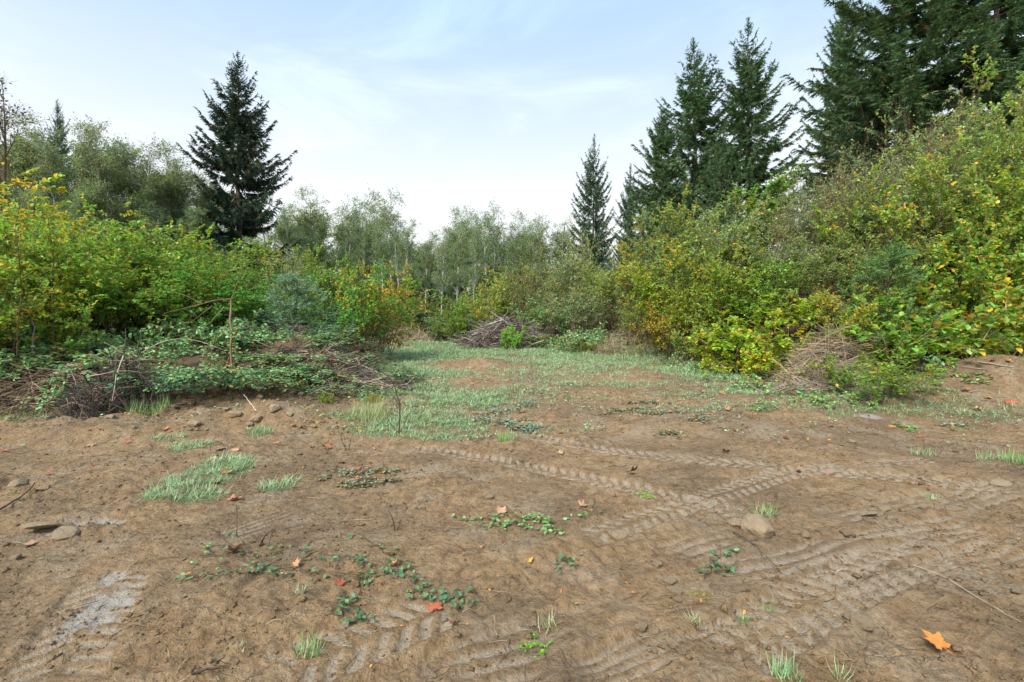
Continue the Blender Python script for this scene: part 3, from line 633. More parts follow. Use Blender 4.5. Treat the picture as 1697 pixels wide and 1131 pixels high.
for px, d, top in ((690, 36, 535), (735, 38, 525), (640, 36, 520), (770, 40, 505), (820, 42, 480), (700, 46, 470), (600, 40, 480), (870, 44, 470), (560, 38, 470), (930, 48, 470), (990, 50, 470), (500, 36, 450), (440, 34, 430), (380, 32, 420), (300, 27, 400), (220, 25, 380), (140, 24, 370), (60, 23, 370), (1050, 44, 440), (1020, 40, 450), (760, 52, 450), (650, 54, 450), (850, 56, 440),(620, 33, 525), (580, 34, 500), (680, 39, 500), (720, 42, 490), (800, 36, 500), (850, 36, 480), (900, 34, 470), (950, 34, 455), (1000, 33, 450), (630, 44, 470), (780, 46, 465)):
    x, h = top_h(px, d, top)
    plant('willow_b' if px % 4 else 'roundbush', 'forest_shrub', x, d, h, 'grey-green shrub under the trees of the wood ' + bucket(px), 'shrub', (.13, .20, .085), .04, 1.7 if h < 4 else 1.4, 'understory shrubs of the far wood')

# ------------------------------------------------------------------ thickets: proto, picture column, distance, top row, width factor, tint, autumn share, label
FG = (.205, .345, .05); YG = (.25, .37, .045); GRN = (.12, .31, .045); GY = (.30, .38, .165); BR = (.20, .35, .135); OLV = (.27, .36, .095); LIM = (.34, .47, .045); SAG = (.33, .39, .22)
TL, TR_ = 'leafy green alder bush in the dense thicket along the left berm', 'leafy sapling bush in the dense thicket on the right hillside'
THICK = [
    ('alderbush_a', 12, 8.9, 340, 1.0, YG, .38, 'yellow-leaved bush at the left edge of the thicket'),
    ('alderbush_b', 75, 9.6, 372, 1.0, YG, .14, 'green bush flecked with yellow beside the yellow-leaved left bush'),
    ('alderbush_b', 135, 11.3, 372, 1.05, FG, .12, TL), ('alderbush_a', 195, 11.8, 374, 1.0, YG, .12, 'tallest yellow-green bush behind the bramble mounds on the left'), ('alderbush_b', 262, 12.4, 392, 1.05, FG, .10, TL),
    ('alderbush_a', 318, 13, 408, 1.0, FG, .10, TL), ('alderbush_b', 372, 14, 415, 1.0, FG, .06, TL), ('alderbush_c', 425, 15, 416, 1.1, FG, .05, TL), ('alderbush_b', 30, 12, 352, 1.1, FG, .2, TL),
    ('alderbush_c', 105, 10.2, 420, 1.2, FG, .2, TL), ('alderbush_c', 170, 10.4, 425, 1.2, FG, .15, TL), ('alderbush_b', 235, 10.6, 430, 1.2, FG, .12, TL), ('alderbush_c', 300, 11, 445, 1.2, FG, .1, TL), ('alderbush_b', 355, 11.6, 450, 1.2, GRN, .05, TL),
    ('roundbush', 30, 9.0, 450, 1.0, FG, .3, TL), ('roundbush', 400, 12, 470, 1.0, GRN, .05, TL),
    ('willow_a', 455, 13.4, 428, .9, GY, .06, 'grey-green willow bush just left of the small blue spruce'),
    ('willow_b', 500, 15.5, 420, 1.0, GY, .05, 'grey-green willow bush rising behind the small blue spruce'),
    ('alderbush_c', 540, 16.2, 418, 1.0, FG, .04, 'green bush between the willow and the round bright green bush'),
    ('roundbush', 585, 14.8, 436, 1.05, GRN, .06, 'round bright green bush at the end of the left thicket'),
    ('roundbush', 628, 15.8, 440, .72, (.27, .33, .04), .5, 'golden orange bush at the right end of the left thicket'),
    ('roundbush', 560, 14.2, 500, .9, GRN, .03, 'low dark green bush under the round bright green bush'),
    ('drybrush', 615, 14.5, 520, 1.3, OLV, .3, 'brown dry stems at the foot of the golden orange bush'),
    ('willow_a', 1370, 13.6, 345, 1.2, GY, .05, TR_), ('willow_b', 1420, 13.4, 345, 1.2, OLV, .08, TR_), ('willow_a', 1470, 13.2, 320, 1.2, GY, .06, TR_), ('willow_b', 1330, 12.4, 430, 1.1, OLV, .08, TR_), ('willow_a', 1450, 12.0, 390, 1.1, OLV, .1, TR_), ('willow_b', 1270, 14.2, 380, 1.2, OLV, .06, TR_), ('willow_b', 1035, 19.5, 430, 1.2, OLV, .1, TR_), ('willow_a', 985, 19.5, 470, 1.2, GY, .08, TR_), ('willow_b', 1050, 17.4, 500, 1.0, OLV, .14, TR_), ('willow_a', 1520, 12.8, 300, 1.2, GY, .06, TR_),
    ('twigbrush', 1385, 14.0, 280, .9, OLV, .15, 'reddish bare twigs rising above the willows on the upper right bank'), ('twigbrush', 1455, 13.6, 262, .9, OLV, .15, 'reddish bare twigs below the huge dark spruce'), ('twigbrush', 1530, 13.0, 240, .9, OLV, .15, 'reddish bare twigs left of the broad-leaved hillside bush'), ('twigbrush', 1490, 12.0, 330, .8, OLV, .15, 'reddish bare twigs above the small green spruce'), ('twigbrush', 1600, 13.2, 190, .9, OLV, .15, 'reddish bare twigs near the top of the hillside'), ('twigbrush', 1310, 14.2, 320, .8, OLV, .12, 'thin reddish twigs right of the bright green sapling'), ('twigbrush', 1060, 18.6, 455, .9, OLV, .2, 'thin reddish twigs below the yellowing bush'), ('twigbrush', 900, 22.5, 440, .8, OLV, .2, 'thin reddish twigs right of the bare brown twiggy shrub'),
    # right side, from the gap towards the camera
    ('willow_b', 742, 27, 508, 1.0, FG, .08, 'small green shrub left of the brush pile at the end of the clearing'), ('alderbush_b', 775, 27, 490, 1.0, FG, .12, 'green shrub with a yellow top behind the brush pile'),
    ('alderbush_a', 815, 26, 462, 1.0, OLV, .22, 'olive and yellow bush rising behind the brush pile'), ('alderbush_b', 850, 27, 450, 1.0, OLV, .2, TR_),
    ('drybrush', 868, 23, 415, .8, OLV, .2, 'bare brown twiggy shrub behind the right end of the brush pile'),
    ('willow_a', 915, 23, 428, 1.0, GY, .12, TR_), ('alderbush_c', 955, 23, 395, 1.0, SAG, .08, 'pale sage bush in front of the pointed spruce'), ('willow_b', 990, 21, 430, 1.0, OLV, .15, TR_), ('willow_b', 940, 20.5, 470, 1.2, SAG, .08, TR_),
    ('alderbush_b', 1015, 20, 450, 1.1, OLV, .2, TR_), ('roundbush', 905, 21.5, 490, 1.0, BR, .03, 'dark blue-green bush beside the brush pile'),
    ('bramble_a', 950, 19.4, 530, 1.2, BR, .04, 'low bramble mound at the foot of the sage bush'), ('bramble_a', 1000, 18.2, 528, 1.3, BR, .08, 'low bramble mound by the curve of the right bank'), ('salmonberry', 900, 20.2, 548, 1.0, (.16, .30, .04), .02, 'pale green leafy plant at the right foot of the brush pile'),
    ('drybrush', 1035, 18.5, 480, 1.2, OLV, .3, 'brown dead stalks on the right bank below the yellow bush'), ('willow_a', 1055, 18, 515, 1.0, SAG, .05, TR_),
    ('alderbush_a', 1065, 19, 392, 1.0, OLV, .35, 'yellowing bush in front of the bushy dark spruce'), ('willow_a', 1095, 18, 345, 1.0, GY, .08, 'grey-leaved tall bush below the left twin spire'), ('alderbush_b', 1135, 17.4, 352, 1.05, OLV, .12, TR_),
    ('alderbush_a', 1100, 16.2, 430, 1.0, YG, .30, TR_), ('alderbush_b', 1160, 15.6, 400, 1.0, OLV, .14, TR_), ('willow_a', 1185, 16.4, 335, 1.0, GY, .06, TR_),
    ('roundbush', 1110, 15.0, 500, .8, (.2, .19, .035), .40, 'orange-yellow bush at the front of the right bank'), ('alderbush_a', 1150, 14.4, 470, .9, YG, .22, TR_), ('roundbush', 1165, 13.8, 520, .9, OLV, .12, TR_),
    ('sapling', 1255, 15.5, 272, 1.25, (.20, .34, .08), .04, 'bright green sapling standing above the brush in front of the twin spires'), ('willow_b', 1222, 15, 345, 1.0, GY, .05, TR_), ('sapling', 1222, 13.6, 330, .8, GY, .05, 'thin-stemmed sapling with a straight dark stem on the right bank'), ('sapling', 1180, 14.2, 380, .8, OLV, .1, 'second thin-stemmed sapling left of the straight dark stem'),
    ('alderbush_b', 1205, 13.6, 445, 1.0, YG, .2, TR_), ('alderbush_a', 1250, 13, 430, 1.0, FG, .12, TR_), ('willow_a', 1290, 14.6, 325, 1.0, SAG, .05, TR_), ('willow_b', 1300, 13.4, 390, 1.1, GY, .06, TR_),
    ('salmonberry', 1215, 12.4, 522, 1.0, YG, .2, 'yellow-green salmonberry beside the orange-yellow bush'), ('salmonberry', 1275, 11.6, 505, 1.15, LIM, .16, 'bright lime salmonberry clump left of the dry stick heap'), ('salmonberry', 1240, 11.2, 555, 1.0, LIM, .28, 'bright yellow-green low clump at the foot of the lime salmonberry'), ('salmonberry', 1325, 11.9, 480, 1.1, LIM, .14, 'lime salmonberry above the dry stick heap'),
    ('willow_b', 1345, 15, 300, 1.0, SAG, .05, TR_), ('willow_a', 1345, 12.8, 400, 1.0, GY, .08, TR_), ('drybrush', 1400, 15.0, 255, .8, GY, .2, 'brown twiggy saplings on the right hillside below the huge spruce'), ('willow_b', 1425, 15.2, 262, 1.0, SAG, .05, TR_),
    ('drybrush', 1440, 13.2, 320, .7, OLV, .25, 'brown bare stems in the middle of the right hillside brush'), ('willow_b', 1395, 12.2, 395, 1.1, GY, .08, TR_), ('willow_b', 1480, 15, 225, 1.0, SAG, .06, TR_), ('willow_a', 1520, 14, 235, 1.0, SAG, .06, TR_),
    ('drybrush', 1545, 14.8, 190, 1.0, OLV, .2, TR_), ('willow_b', 1575, 14.2, 195, 1.0, GY, .06, TR_), ('alderbush_c', 1625, 14, 165, 1.0, SAG, .06, TR_), ('alderbush_b', 1690, 13.6, 118, 1.0, YG, .06, 'tall green bush at the right edge on the hilltop'), ('alderbush_c', 1660, 13.2, 165, 1.0, GY, .06, TR_),
    ('alderbush_b', 1500, 12.4, 290, 1.0, OLV, .12, TR_), ('alderbush_c', 1580, 12.4, 250, 1.0, FG, .10, TR_), ('alderbush_a', 1650, 12.2, 225, 1.0, FG, .12, TR_), ('alderbush_c', 1710, 12.2, 200, 1.0, FG, .1, TR_),
    ('roundbush', 1380, 11.2, 470, 1.0, OLV, .25, 'reddish green bush right of the lime salmonberry'), ('roundbush', 1420, 10.6, 485, .9, FG, .2, TR_),
    ('alderbush_a', 1545, 11.4, 330, 1.0, FG, .16, 'broad-leaved bush with yellow leaves behind the small green spruce'), ('alderbush_a', 1620, 11.5, 320, 1.0, FG, .14, 'broad-leaved bush with scattered yellow leaves above the dirt mound'), ('alderbush_b', 1690, 11.7, 300, 1.0, YG, .12, 'broad-leaved bush at the right edge above the dirt mound'),
    ('salmonberry', 1520, 10.4, 465, 1.2, FG, .14, 'salmonberry with broad leaves just right of the small green spruce'), ('salmonberry', 1590, 10.9, 445, 1.2, YG, .25, 'yellowing salmonberry behind the dirt mound'), ('salmonberry', 1660, 11.2, 455, 1.2, OLV, .4, 'bronze-tinted salmonberry at the right edge behind the dirt mound'),
    ('bramble_b', 1500, 10.1, 545, .7, (.15, .27, .10), .12, 'bramble tangle left of the dirt mound'), ('bramble_b', 1580, 10.6, 540, 1.0, (.09, .15, .05), .25, 'bramble tangle behind the dirt mound'), ('bramble_b', 1660, 11.0, 535, 1.0, (.09, .15, .05), .3, 'bramble tangle at the right edge behind the dirt mound'),
    ('roundbush', 1440, 8.75, 583, 1.1, (.22, .36, .06), .03, 'compact low green bush beside the white stick on the right'), ('bramble_b', 1350, 9.3, 590, .8, (.19, .31, .08), .1, 'low bramble in front of the dry stick heap'), ('bramble_b', 1290, 10.2, 585, .8, BR, .1, 'low bramble left of the dry stick heap'),
    ('bramble_b', 1180, 12.6, 560, .8, BR, .1, 'low bramble under the orange-yellow bush'),
    ('roundbush', 60, 10.6, 455, 1.0, FG, .2, TL), ('roundbush', 150, 10.9, 462, 1.0, FG, .1, TL), ('roundbush', 225, 11.0, 466, 1.0, FG, .08, TL), ('roundbush', 290, 11.3, 470, 1.0, FG, .08, TL), ('roundbush', 345, 11.4, 475, 1.0, GRN, .05, TL),
    ('bramble_a', 140, 11.0, 492, 1.0, BR, .05, 'back row bramble under the tall yellow-green bush'), ('bramble_a', 250, 11.0, 492, 1.0, BR, .05, 'back row bramble behind the bent arm of the broken sapling'), ('bramble_a', 360, 11.0, 500, 1.0, BR, .05, 'back row bramble just behind the broken sapling'), ('bramble_a', 40, 10.8, 492, 1.0, BR, .05, 'back row bramble under the yellow-leaved left bush'),
    ('bramble_a', 10, 9.4, 540, 1.0, BR, .08, 'bramble at the far left end behind the cane heap'), ('bramble_a', 470, 10.6, 545, 1.0, BR, .04, 'bramble under the small bluish spruce'), ('bramble_b', 585, 11.6, 575, .9, (.17, .27, .13), .12, 'bramble below the round bright green bush'), ('bramble_b', 640, 11.4, 588, .6, (.17, .27, .13), .12, 'small bramble at the right tip of the left berm'), ('bramble_b', 455, 9.3, 598, .7, BR, .06, 'bramble spilling below the small earth heap'), ('bramble_b', 370, 9.2, 560, .9, BR, .04, 'bramble just left of the foot of the broken sapling'), ('bramble_b', 560, 9.5, 612, .6, (.17, .27, .13), .1, 'bramble growing through the vine tangle'),
    ('bramble_b', 60, 8.7, 590, .8, BR, .06, 'bramble growing over the top of the cane heap'), ('bramble_b', 130, 8.6, 585, .7, BR, .06, 'bramble between the cane heap and the charred roots'), ('bramble_b', 500, 10.2, 585, .8, BR, .06, 'bramble just right of the small earth heap'), ('bramble_b', 590, 10.4, 592, .8, BR, .08, 'bramble over the middle of the vine tangle'), ('bramble_b', 630, 9.6, 612, .5, BR, .08, 'small bramble over the right end of the vine tangle'), ('bramble_b', 480, 9.7, 600, .6, BR, .06, 'bramble draping the left end of the vine tangle'),
    # brambles along the left berm
    ('bramble_a', 45, 9.0, 560, 1.1, BR, .06, 'bramble mound at the left edge of the berm'), ('bramble_a', 135, 9.4, 545, 1.1, BR, .05, 'bramble mound behind the charred root'), ('bramble_a', 235, 9.4, 548, 1.1, BR, .05, 'bramble mound between charred root and broken sapling'), ('bramble_b', 320, 8.8, 572, .85, (.055, .165, .06), .03, 'glossy bramble spilling down the front of the berm'),
    ('bramble_a', 90, 10.4, 510, 1.1, BR, .06, 'bramble behind the mound at the left edge'), ('bramble_a', 195, 10.4, 505, 1.1, BR, .05, 'higher bramble behind the charred root mound'), ('bramble_a', 300, 10.3, 505, 1.1, BR, .05, 'bramble beneath the bent arm of the broken sapling'), ('bramble_a', 420, 10.7, 520, 1.0, BR, .04, 'bramble right of the broken sapling'),
    ('bramble_b', 395, 9.3, 575, .9, BR, .04, 'bramble at the foot of the broken sapling'), ('bramble_b', 455, 12.3, 545, .9, BR, .05, 'bramble behind the small earth heap'), ('bramble_b', 545, 10.9, 588, .8, (.09, .13, .07), .12, 'low bramble right of the small earth heap'), ('bramble_b', 612, 10.4, 603, .7, (.07, .13, .06), .12, 'last low bramble at the end of the left berm'), ('bramble_b', 505, 9.7, 605, .6, BR, .08, 'small bramble in front of the small earth heap'),
    ('bramble_b', 560, 13.3, 562, .8, (.10, .13, .07), .2, 'bramble with dry stalks in front of the round green bush'),
]
ANCH = [(397, 250, 'the lone dark spruce'), (383, 500, 'the broken sapling'), (490, 490, 'the small bluish spruce'), (590, 480, 'the round bright green bush'), (30, 380, 'the yellow-leaved left bush'), (195, 400, 'the tallest yellow-green bush'), (205, 620, 'the charred roots'),
        (838, 555, 'the brush pile'), (985, 330, 'the pointed spruce'), (868, 450, 'the bare twiggy shrub'), (1110, 530, 'the orange-yellow bush'), (1095, 380, 'the grey tall bush'), (1255, 310, 'the bright green sapling'), (1275, 530, 'the lime salmonberry'), (1368, 560, 'the dry stick heap'), (1472, 470, 'the small green spruce'),
        (1470, 130, 'the huge dark spruce'), (1440, 360, 'the brown bare stems'), (1600, 615, 'the dirt mound'), (1222, 400, 'the straight dark stem'), (1690, 160, 'the hilltop bush'), (1620, 360, 'the bush above the dirt mound')]
USED = {q[-1] for q in THICK}
def own_label(proto, px, d, top, tint):
    colr = {FG: 'fresh green', YG: 'yellow-green', OLV: 'olive green', GY: 'grey-green', SAG: 'pale sage', GRN: 'bright green'}.get(tint, 'green')
    kind = 'fine-leaved' if 'willow' in proto else 'rounded' if proto == 'roundbush' else 'twiggy' if proto == 'drybrush' else 'broad-leaved'
    cy_ = top + 45
    for ax, ay, an in sorted(ANCH, key=lambda a: math.hypot(a[0] - px, a[1] - cy_)):
        dx, dy = px - ax, cy_ - ay; rel = ('left of' if dx < 0 else 'right of') if abs(dx) > abs(dy) else ('above' if dy < 0 else 'below')
        for pos in ('', ' and further back' if d > 14 else ' near the front', ' on the ' + ('left' if px < 700 else 'right') + (' berm' if px < 700 else ' bank')):
            l = f'{colr} {kind} bush {rel} {an}{pos}'
            if l not in USED: USED.add(l); return l
for proto, px, d, top, wm, tint, aut, label in THICK:
    grp = 'left thicket' if label == TL else 'right hillside thicket' if label == TR_ else None
    if px < 420: aut *= .75
    if grp: label = own_label(proto, px, d, top, tint)
    x, h = top_h(px, d, top)
    kind = 'bramble' if 'bramble' in proto else 'salmonberry' if 'salmon' in proto else 'sapling' if proto == 'sapling' else 'shrub'
    nm = {'bramble': 'bramble_bush', 'salmonberry': 'salmonberry_bush', 'sapling': 'sapling', 'shrub': 'shrub'}[kind]
    if h > 3.9 and kind == 'shrub' and proto not in ('drybrush', 'twigbrush'): proto = 'tallbush_b' if 'willow' in proto or px % 3 == 0 else 'tallbush_a'
    pr = PROTO[proto]
    if kind == 'bramble': wm = wm * 1.0 / (h / pr['h'])
    elif kind != 'sapling': wm = wm * (pr['h'] / h) ** .45
    plant(proto, nm, x, d, h, label, kind, tint, aut, wm, grp)
for px, d, top, wm, tint, label in ((488, 11.6, 462, 1.7, (.22, .34, .20), 'small bluish spruce in front of the left thicket'), (1472, 10.5, 425, 1.1, (.15, .25, .08), 'small green spruce in front of the right hillside brush')):
    x, h = top_h(px, d, top)
    plant('babyspruce', 'young_spruce', x, d, h, label, 'spruce', tint, .02, wm)

# ------------------------------------------------------------------ brush heaps, dead wood
def Wp(px, py, d): return np.array([gx(px, d), d, EYE - (py - HY) / F * d])
def zg(x, y): return float(HB(np.array([x]), np.array([y]))[0])
def heap(name, label, cat, px, d, wx, wy, h, sets, seed, extra=()):
    """a heap of thin branches; sets: (part, material, count, length, radius, bow, steep)"""
    r = np.random.default_rng(seed); x0 = gx(px, d); z0 = zg(x0, d)
    o = thing(name, label, cat, (x0, d, z0))
    for part, mat, n, L, rad, bow, steep in sets:
        g = Geo(); a = r.uniform(0, 6.28, n); q = np.sqrt(r.random(n))
        x, y = wx / 2 * q * np.cos(a), wy / 2 * q * np.sin(a)
        top = h * np.clip(1 - q ** 2.2, .03, 1); gz = HB(x + x0, y + d) - z0
        z = gz + top * r.random(n) ** .55
        b = np.where(r.random(n) < .6, a + r.normal(0, .9, n), r.uniform(0, 6.28, n))
        dirv = nrm(np.stack([np.cos(b), np.sin(b) * .8, r.normal(0, steep, n) - .12], 1)); l = L * r.uniform(.35, 1.2, n)
        p = np.stack([x, y, z], 1) - dirv * l[:, None] * .5
        cv = np.stack([np.zeros(n), np.zeros(n), -bow * r.random(n)], 1)
        P = line(p + np.array([0, 0, 1]) * (bow * .18 * l)[:, None], dirv, l, cv, r, 6, .045)
        P[..., 2] = np.maximum(P[..., 2], HB(P[..., 0] + x0, P[..., 1] + d) - z0 + .01)
        tubes(g, P, taper(P, rad * r.uniform(.5, 1.5, n), rad * .25), 4)
        tw, _, _ = grow(P, 2, .2, .95, L * .3, .3, (25, 60), .1, (0, 0, -.1), r, 4, .07)
        tubes(g, tw, taper(tw, rad * .4, rad * .15), 3)
        mobj(part, g.mesh(name + '_' + part, MAT[mat]), o)
    return o
heap('brush_pile', 'heap of grey cut branches at the far end of the clearing', 'brush pile', 838, 20.3, 3.3, 1.8, 1.15, [('branches', 'grey_stick', 420, 1.7, .016, .5, .28), ('dark_branches', 'brown_stem', 160, 1.6, .018, .4, .3), ('dry_vines', 'tan_cane', 140, 1.2, .009, .6, .4), ('limbs', 'grey_stick', 26, 2.0, .035, .2, .3)], 61)
heap('stick_heap', 'heap of pale dry canes in front of the lime salmonberry', 'brush pile', 1368, 10.1, 1.9, 1.2, .80, [('pale_canes', 'straw', 190, 1.0, .0055, .7, .35), ('canes', 'tan_cane', 240, 1.0, .006, .7, .4), ('twigs', 'grey_stick', 90, .8, .006, .5, .4)], 62)
heap('cane_heap', 'low heap of dry brown canes at the left end of the berm', 'brush pile', 80, 8.05, 3.0, .9, .50, [('canes', 'tan_cane', 200, 1.1, .006, .5, .2), ('pale_canes', 'straw', 120, 1.0, .005, .5, .2), ('dark_canes', 'brown_stem', 160, 1.0, .008, .4, .2), ('limbs', 'grey_stick', 14, 1.1, .018, .25, .25)], 63)
heap('root_mass', 'charred black root tangle hanging over the berm edge', 'roots', 205, 7.8, 1.1, .6, .95, [('roots', 'charred_root', 420, .55, .0055, .4, .6), ('thick_roots', 'charred_root', 40, .9, .014, .3, .6), ('pale_roots', 'tan_cane', 90, .7, .005, .4, .8), ('dry_grass', 'straw', 40, .6, .004, .4, .8)], 64)
heap('root_clump', 'smaller dark root clump slumped on the dirt below the charred roots', 'roots', 130, 7.25, .55, .4, .6, [('roots', 'charred_root', 260, .34, .0045, .4, .9), ('pale_roots', 'tan_cane', 40, .35, .004, .4, .9)], 65)
heap('vine_heap', 'low tangle of brown vines and twigs at the end of the left berm', 'brush pile', 560, 9.75, 2.9, 1.2, .32, [('vines', 'tan_cane', 150, 1.0, .006, .5, .15), ('twigs', 'grey_stick', 140, .9, .007, .4, .2), ('dark_twigs', 'brown_stem', 150, .9, .007, .4, .2), ('limbs', 'grey_stick', 16, 1.2, .018, .25, .25)], 66)
heap('dry_cane_stand', 'leaning dry canes behind the dirt mound on the right', 'canes', 1620, 10.9, 2.6, .8, .62, [('canes', 'tan_cane', 130, 1.1, .006, .3, .9), ('pale_canes', 'straw', 70, 1.2, .006, .3, 1.0)], 67)
heap('dry_weeds', 'pale dry weeds at the end of the clearing left of the brush pile', 'weeds', 668, 22.5, 3.2, 1.2, .75, [('stalks', 'straw', 260, .9, .008, .3, 1.1), ('dark_stalks', 'tan_cane', 160, .9, .008, .3, 1.1)], 68)
heap('dry_stalks', 'brown dry stalks at the foot of the bushes past the orange-yellow bush', 'weeds', 1040, 16.9, 2.4, .9, .8, [('stalks', 'tan_cane', 200, 1.0, .007, .3, 1.2)], 69)
heap('weathered_twigs', 'twigs lying at the foot of the low bramble left of the compact bush', 'twigs', 1330, 9.25, 1.5, .5, .22, [('twigs', 'grey_stick', 120, .7, .006, .4, .2), ('canes', 'tan_cane', 120, .7, .005, .4, .2)], 70)

def stick(name, label, cat, lines, mat, parent=None):
    """lines: list of (part name, points, r0, r1); first point is the base"""
    o0 = np.asarray(lines[0][1][0], float)
    o = thing(name, label, cat, tuple(o0))
    for part, pts, r0, r1 in lines:
        P = np.array(pts, float); P3 = np.stack([np.interp(np.linspace(0, 1, 9), np.linspace(0, 1, len(P)), P[:, k]) for k in range(3)], 1)
        if len(P) > 2: P3[1:-1] = (P3[:-2] + 2 * P3[1:-1] + P3[2:]) / 4
        P3[1:-1] += R.normal(size=(7, 3)) * max(r0, .004) * .5
        g = Geo(); tubes(g, (P3 - o0)[None], np.linspace(r0, r1, 9)[None], 6); mobj(part, g.mesh(name, MAT[mat]), o)
    return o
def gz_(px, py, lift=.012):
    x, y = gp(px, py); return np.array([x, y, float(H(x, y)[0]) + lift])
d = 9.3
stick('broken_sapling', 'snapped reddish sapling bent over at a right angle above the brambles', 'dead tree', [
    ('trunk', [Wp(385, 610, d), Wp(384, 555, d), Wp(381, 525, d), Wp(383, 497, d)], .021, .017), ('bent_trunk', [Wp(384, 496, d), Wp(355, 497, d - .1), Wp(320, 508, d - .3), Wp(272, 520, d - .5)], .017, .005),
    ('branch', [Wp(383, 498, d), Wp(391, 475, d), Wp(403, 446, d)], .012, .004), ('branch', [Wp(352, 507, d), Wp(330, 525, d), Wp(300, 545, d)], .008, .003), ('branch', [Wp(372, 508, d), Wp(350, 533, d - .1), Wp(335, 545, d - .1)], .008, .003), ('branch', [Wp(335, 503, d), Wp(312, 492, d), Wp(285, 482, d)], .007, .003)], 'rust_bark')
b = gz_(660, 722, 0); dd = b[1]
stick('dead_sapling', 'thin dead sapling standing alone at the edge of the left berm grass', 'dead tree', [('trunk', [b - [0, 0, .05], Wp(663, 690, dd), Wp(660, 650, dd), Wp(640, 618, dd)], .012, .004), ('branch', [Wp(663, 676, dd), Wp(652, 655, dd), Wp(645, 640, dd)], .006, .002), ('branch', [b, Wp(645, 700, dd), Wp(640, 680, dd)], .006, .002), ('branch', [b, Wp(672, 700, dd), Wp(676, 686, dd)], .005, .002)], 'brown_stem')
stick('fallen_stick', 'dark curved stick lying at the left edge of the dirt', 'stick', [('stick', [gz_(-12, 858), gz_(20, 842), gz_(36, 835, .03), gz_(58, 812, .05)], .009, .006)], 'brown_stem')
stick('white_stick', 'bleached white stick beside the compact low green bush', 'stick', [('stick', [gz_(1486, 625, .02), gz_(1505, 612, .06), Wp(1522, 596, 9.1)], .022, .014)], 'pale_stick')
stick('pale_branch', 'bleached branch lying across the top of the dirt mound', 'stick', [('stick', [gz_(1590, 598, .03), gz_(1612, 603, .05), gz_(1640, 607, .03), gz_(1680, 612, .02)], .024, .008)], 'pale_stick')
stick('grey_branch', 'thin grey branch lying on the slope of the dirt mound', 'stick', [('stick', [gz_(1530, 606, .03), gz_(1580, 610, .04), gz_(1640, 618, .03)], .012, .006)], 'grey_stick')
stick('straw_stalk', 'long pale straw stem lying on the dirt in the lower right', 'stem', [('stem', [gz_(1508, 933), gz_(1560, 962, .02), gz_(1630, 1002, .02), gz_(1692, 1038)], .0035, .002)], 'straw')
stick('dark_twig', 'short dark twig on the dirt at the bottom left', 'twig', [('twig', [gz_(318, 1127), gz_(345, 1116, .015), gz_(378, 1103)], .006, .003)], 'brown_stem')
stick('brown_twig', 'brown twig running right of the big tan clod', 'twig', [('twig', [gz_(1215, 885), gz_(1240, 905, .015), gz_(1270, 925, .015), gz_(1295, 952)], .005, .002)], 'brown_stem')
stick('wood_chip', 'dark wood chip lying on the churned dirt on the right', 'wood chip', [('chip', [gz_(1393, 884, .02), gz_(1405, 888, .02), gz_(1418, 894, .02)], .014, .01)], 'brown_stem')
stick('curved_stick', 'pale crooked stick standing in the brambles at the left', 'stick', [('stick', [Wp(55, 585, 8.6), Wp(57, 545, 8.6), Wp(50, 520, 8.6), Wp(48, 500, 8.6)], .018, .008)], 'grey_stick')
stick('dark_branch', 'black forked branch rising from the charred root tangle', 'branch', [('branch', [Wp(222, 606, 8.2), Wp(230, 575, 8.2), Wp(236, 545, 8.2)], .014, .006), ('branch', [Wp(205, 590, 8.2), Wp(210, 565, 8.2), Wp(208, 545, 8.2)], .011, .005)], 'charred_root')
stick('arched_branch', 'long grey branch arching right over the brambles from the roots', 'branch', [('branch', [Wp(235, 585, 8.3), Wp(270, 563, 8.3), Wp(320, 562, 8.3), Wp(370, 580, 8.3)], .011, .004)], 'grey_stick')
stick('hanging_root', 'pale root hanging down the front of the charred root tangle', 'root', [('root', [Wp(205, 590, 7.55), Wp(193, 620, 7.5), Wp(186, 665, 7.4)], .008, .004)], 'pale_stick')
stick('leaning_stick', 'short stick leaning on the clod pile below the brambles', 'stick', [('stick', [gz_(425, 682, 0), Wp(412, 665, 7.55), Wp(404, 654, 7.55)], .008, .005)], 'straw')
stick('bare_twig', 'small bare forked twig standing in the dirt near the middle', 'twig', [('twig', [gz_(655, 880, -.02), Wp(652, 860, gz_(655, 880)[1]), Wp(643, 845, gz_(655, 880)[1])], .005, .002), ('twig', [gz_(657, 880, -.02), Wp(664, 862, gz_(655, 880)[1]), Wp(672, 848, gz_(655, 880)[1])], .004, .0015)], 'brown_stem')
q = gz_(570, 748)[1]
stick('twig_clump', 'clump of upright dark twigs left of the thin dead sapling', 'twig', [('twig', [gz_(575, 748, -.02), Wp(566, 728, q), Wp(560, 712, q)], .005, .002), ('twig', [gz_(578, 748, -.02), Wp(580, 730, q), Wp(588, 716, q)], .005, .002), ('twig', [gz_(572, 749, -.02), Wp(572, 733, q), Wp(570, 722, q)], .004, .002)], 'brown_stem')
q = gz_(455, 905)[1]
stick('black_twig', 'black arched twig over the bramble runner at the lower left', 'twig', [('twig', [gz_(430, 905, 0), Wp(440, 885, q), Wp(455, 877, q), Wp(480, 876, q), Wp(505, 868, q)], .006, .003), ('twig', [Wp(450, 879, q), Wp(448, 895, q), gz_(445, 908, 0)], .004, .002)], 'charred_root')
q = gz_(393, 890)[1]
stick('upright_twig', 'thin upright twig standing in the bramble runner at the lower left', 'twig', [('twig', [gz_(393, 892, -.02), Wp(393, 870, q), Wp(392, 835, q)], .0035, .0015)], 'brown_stem')

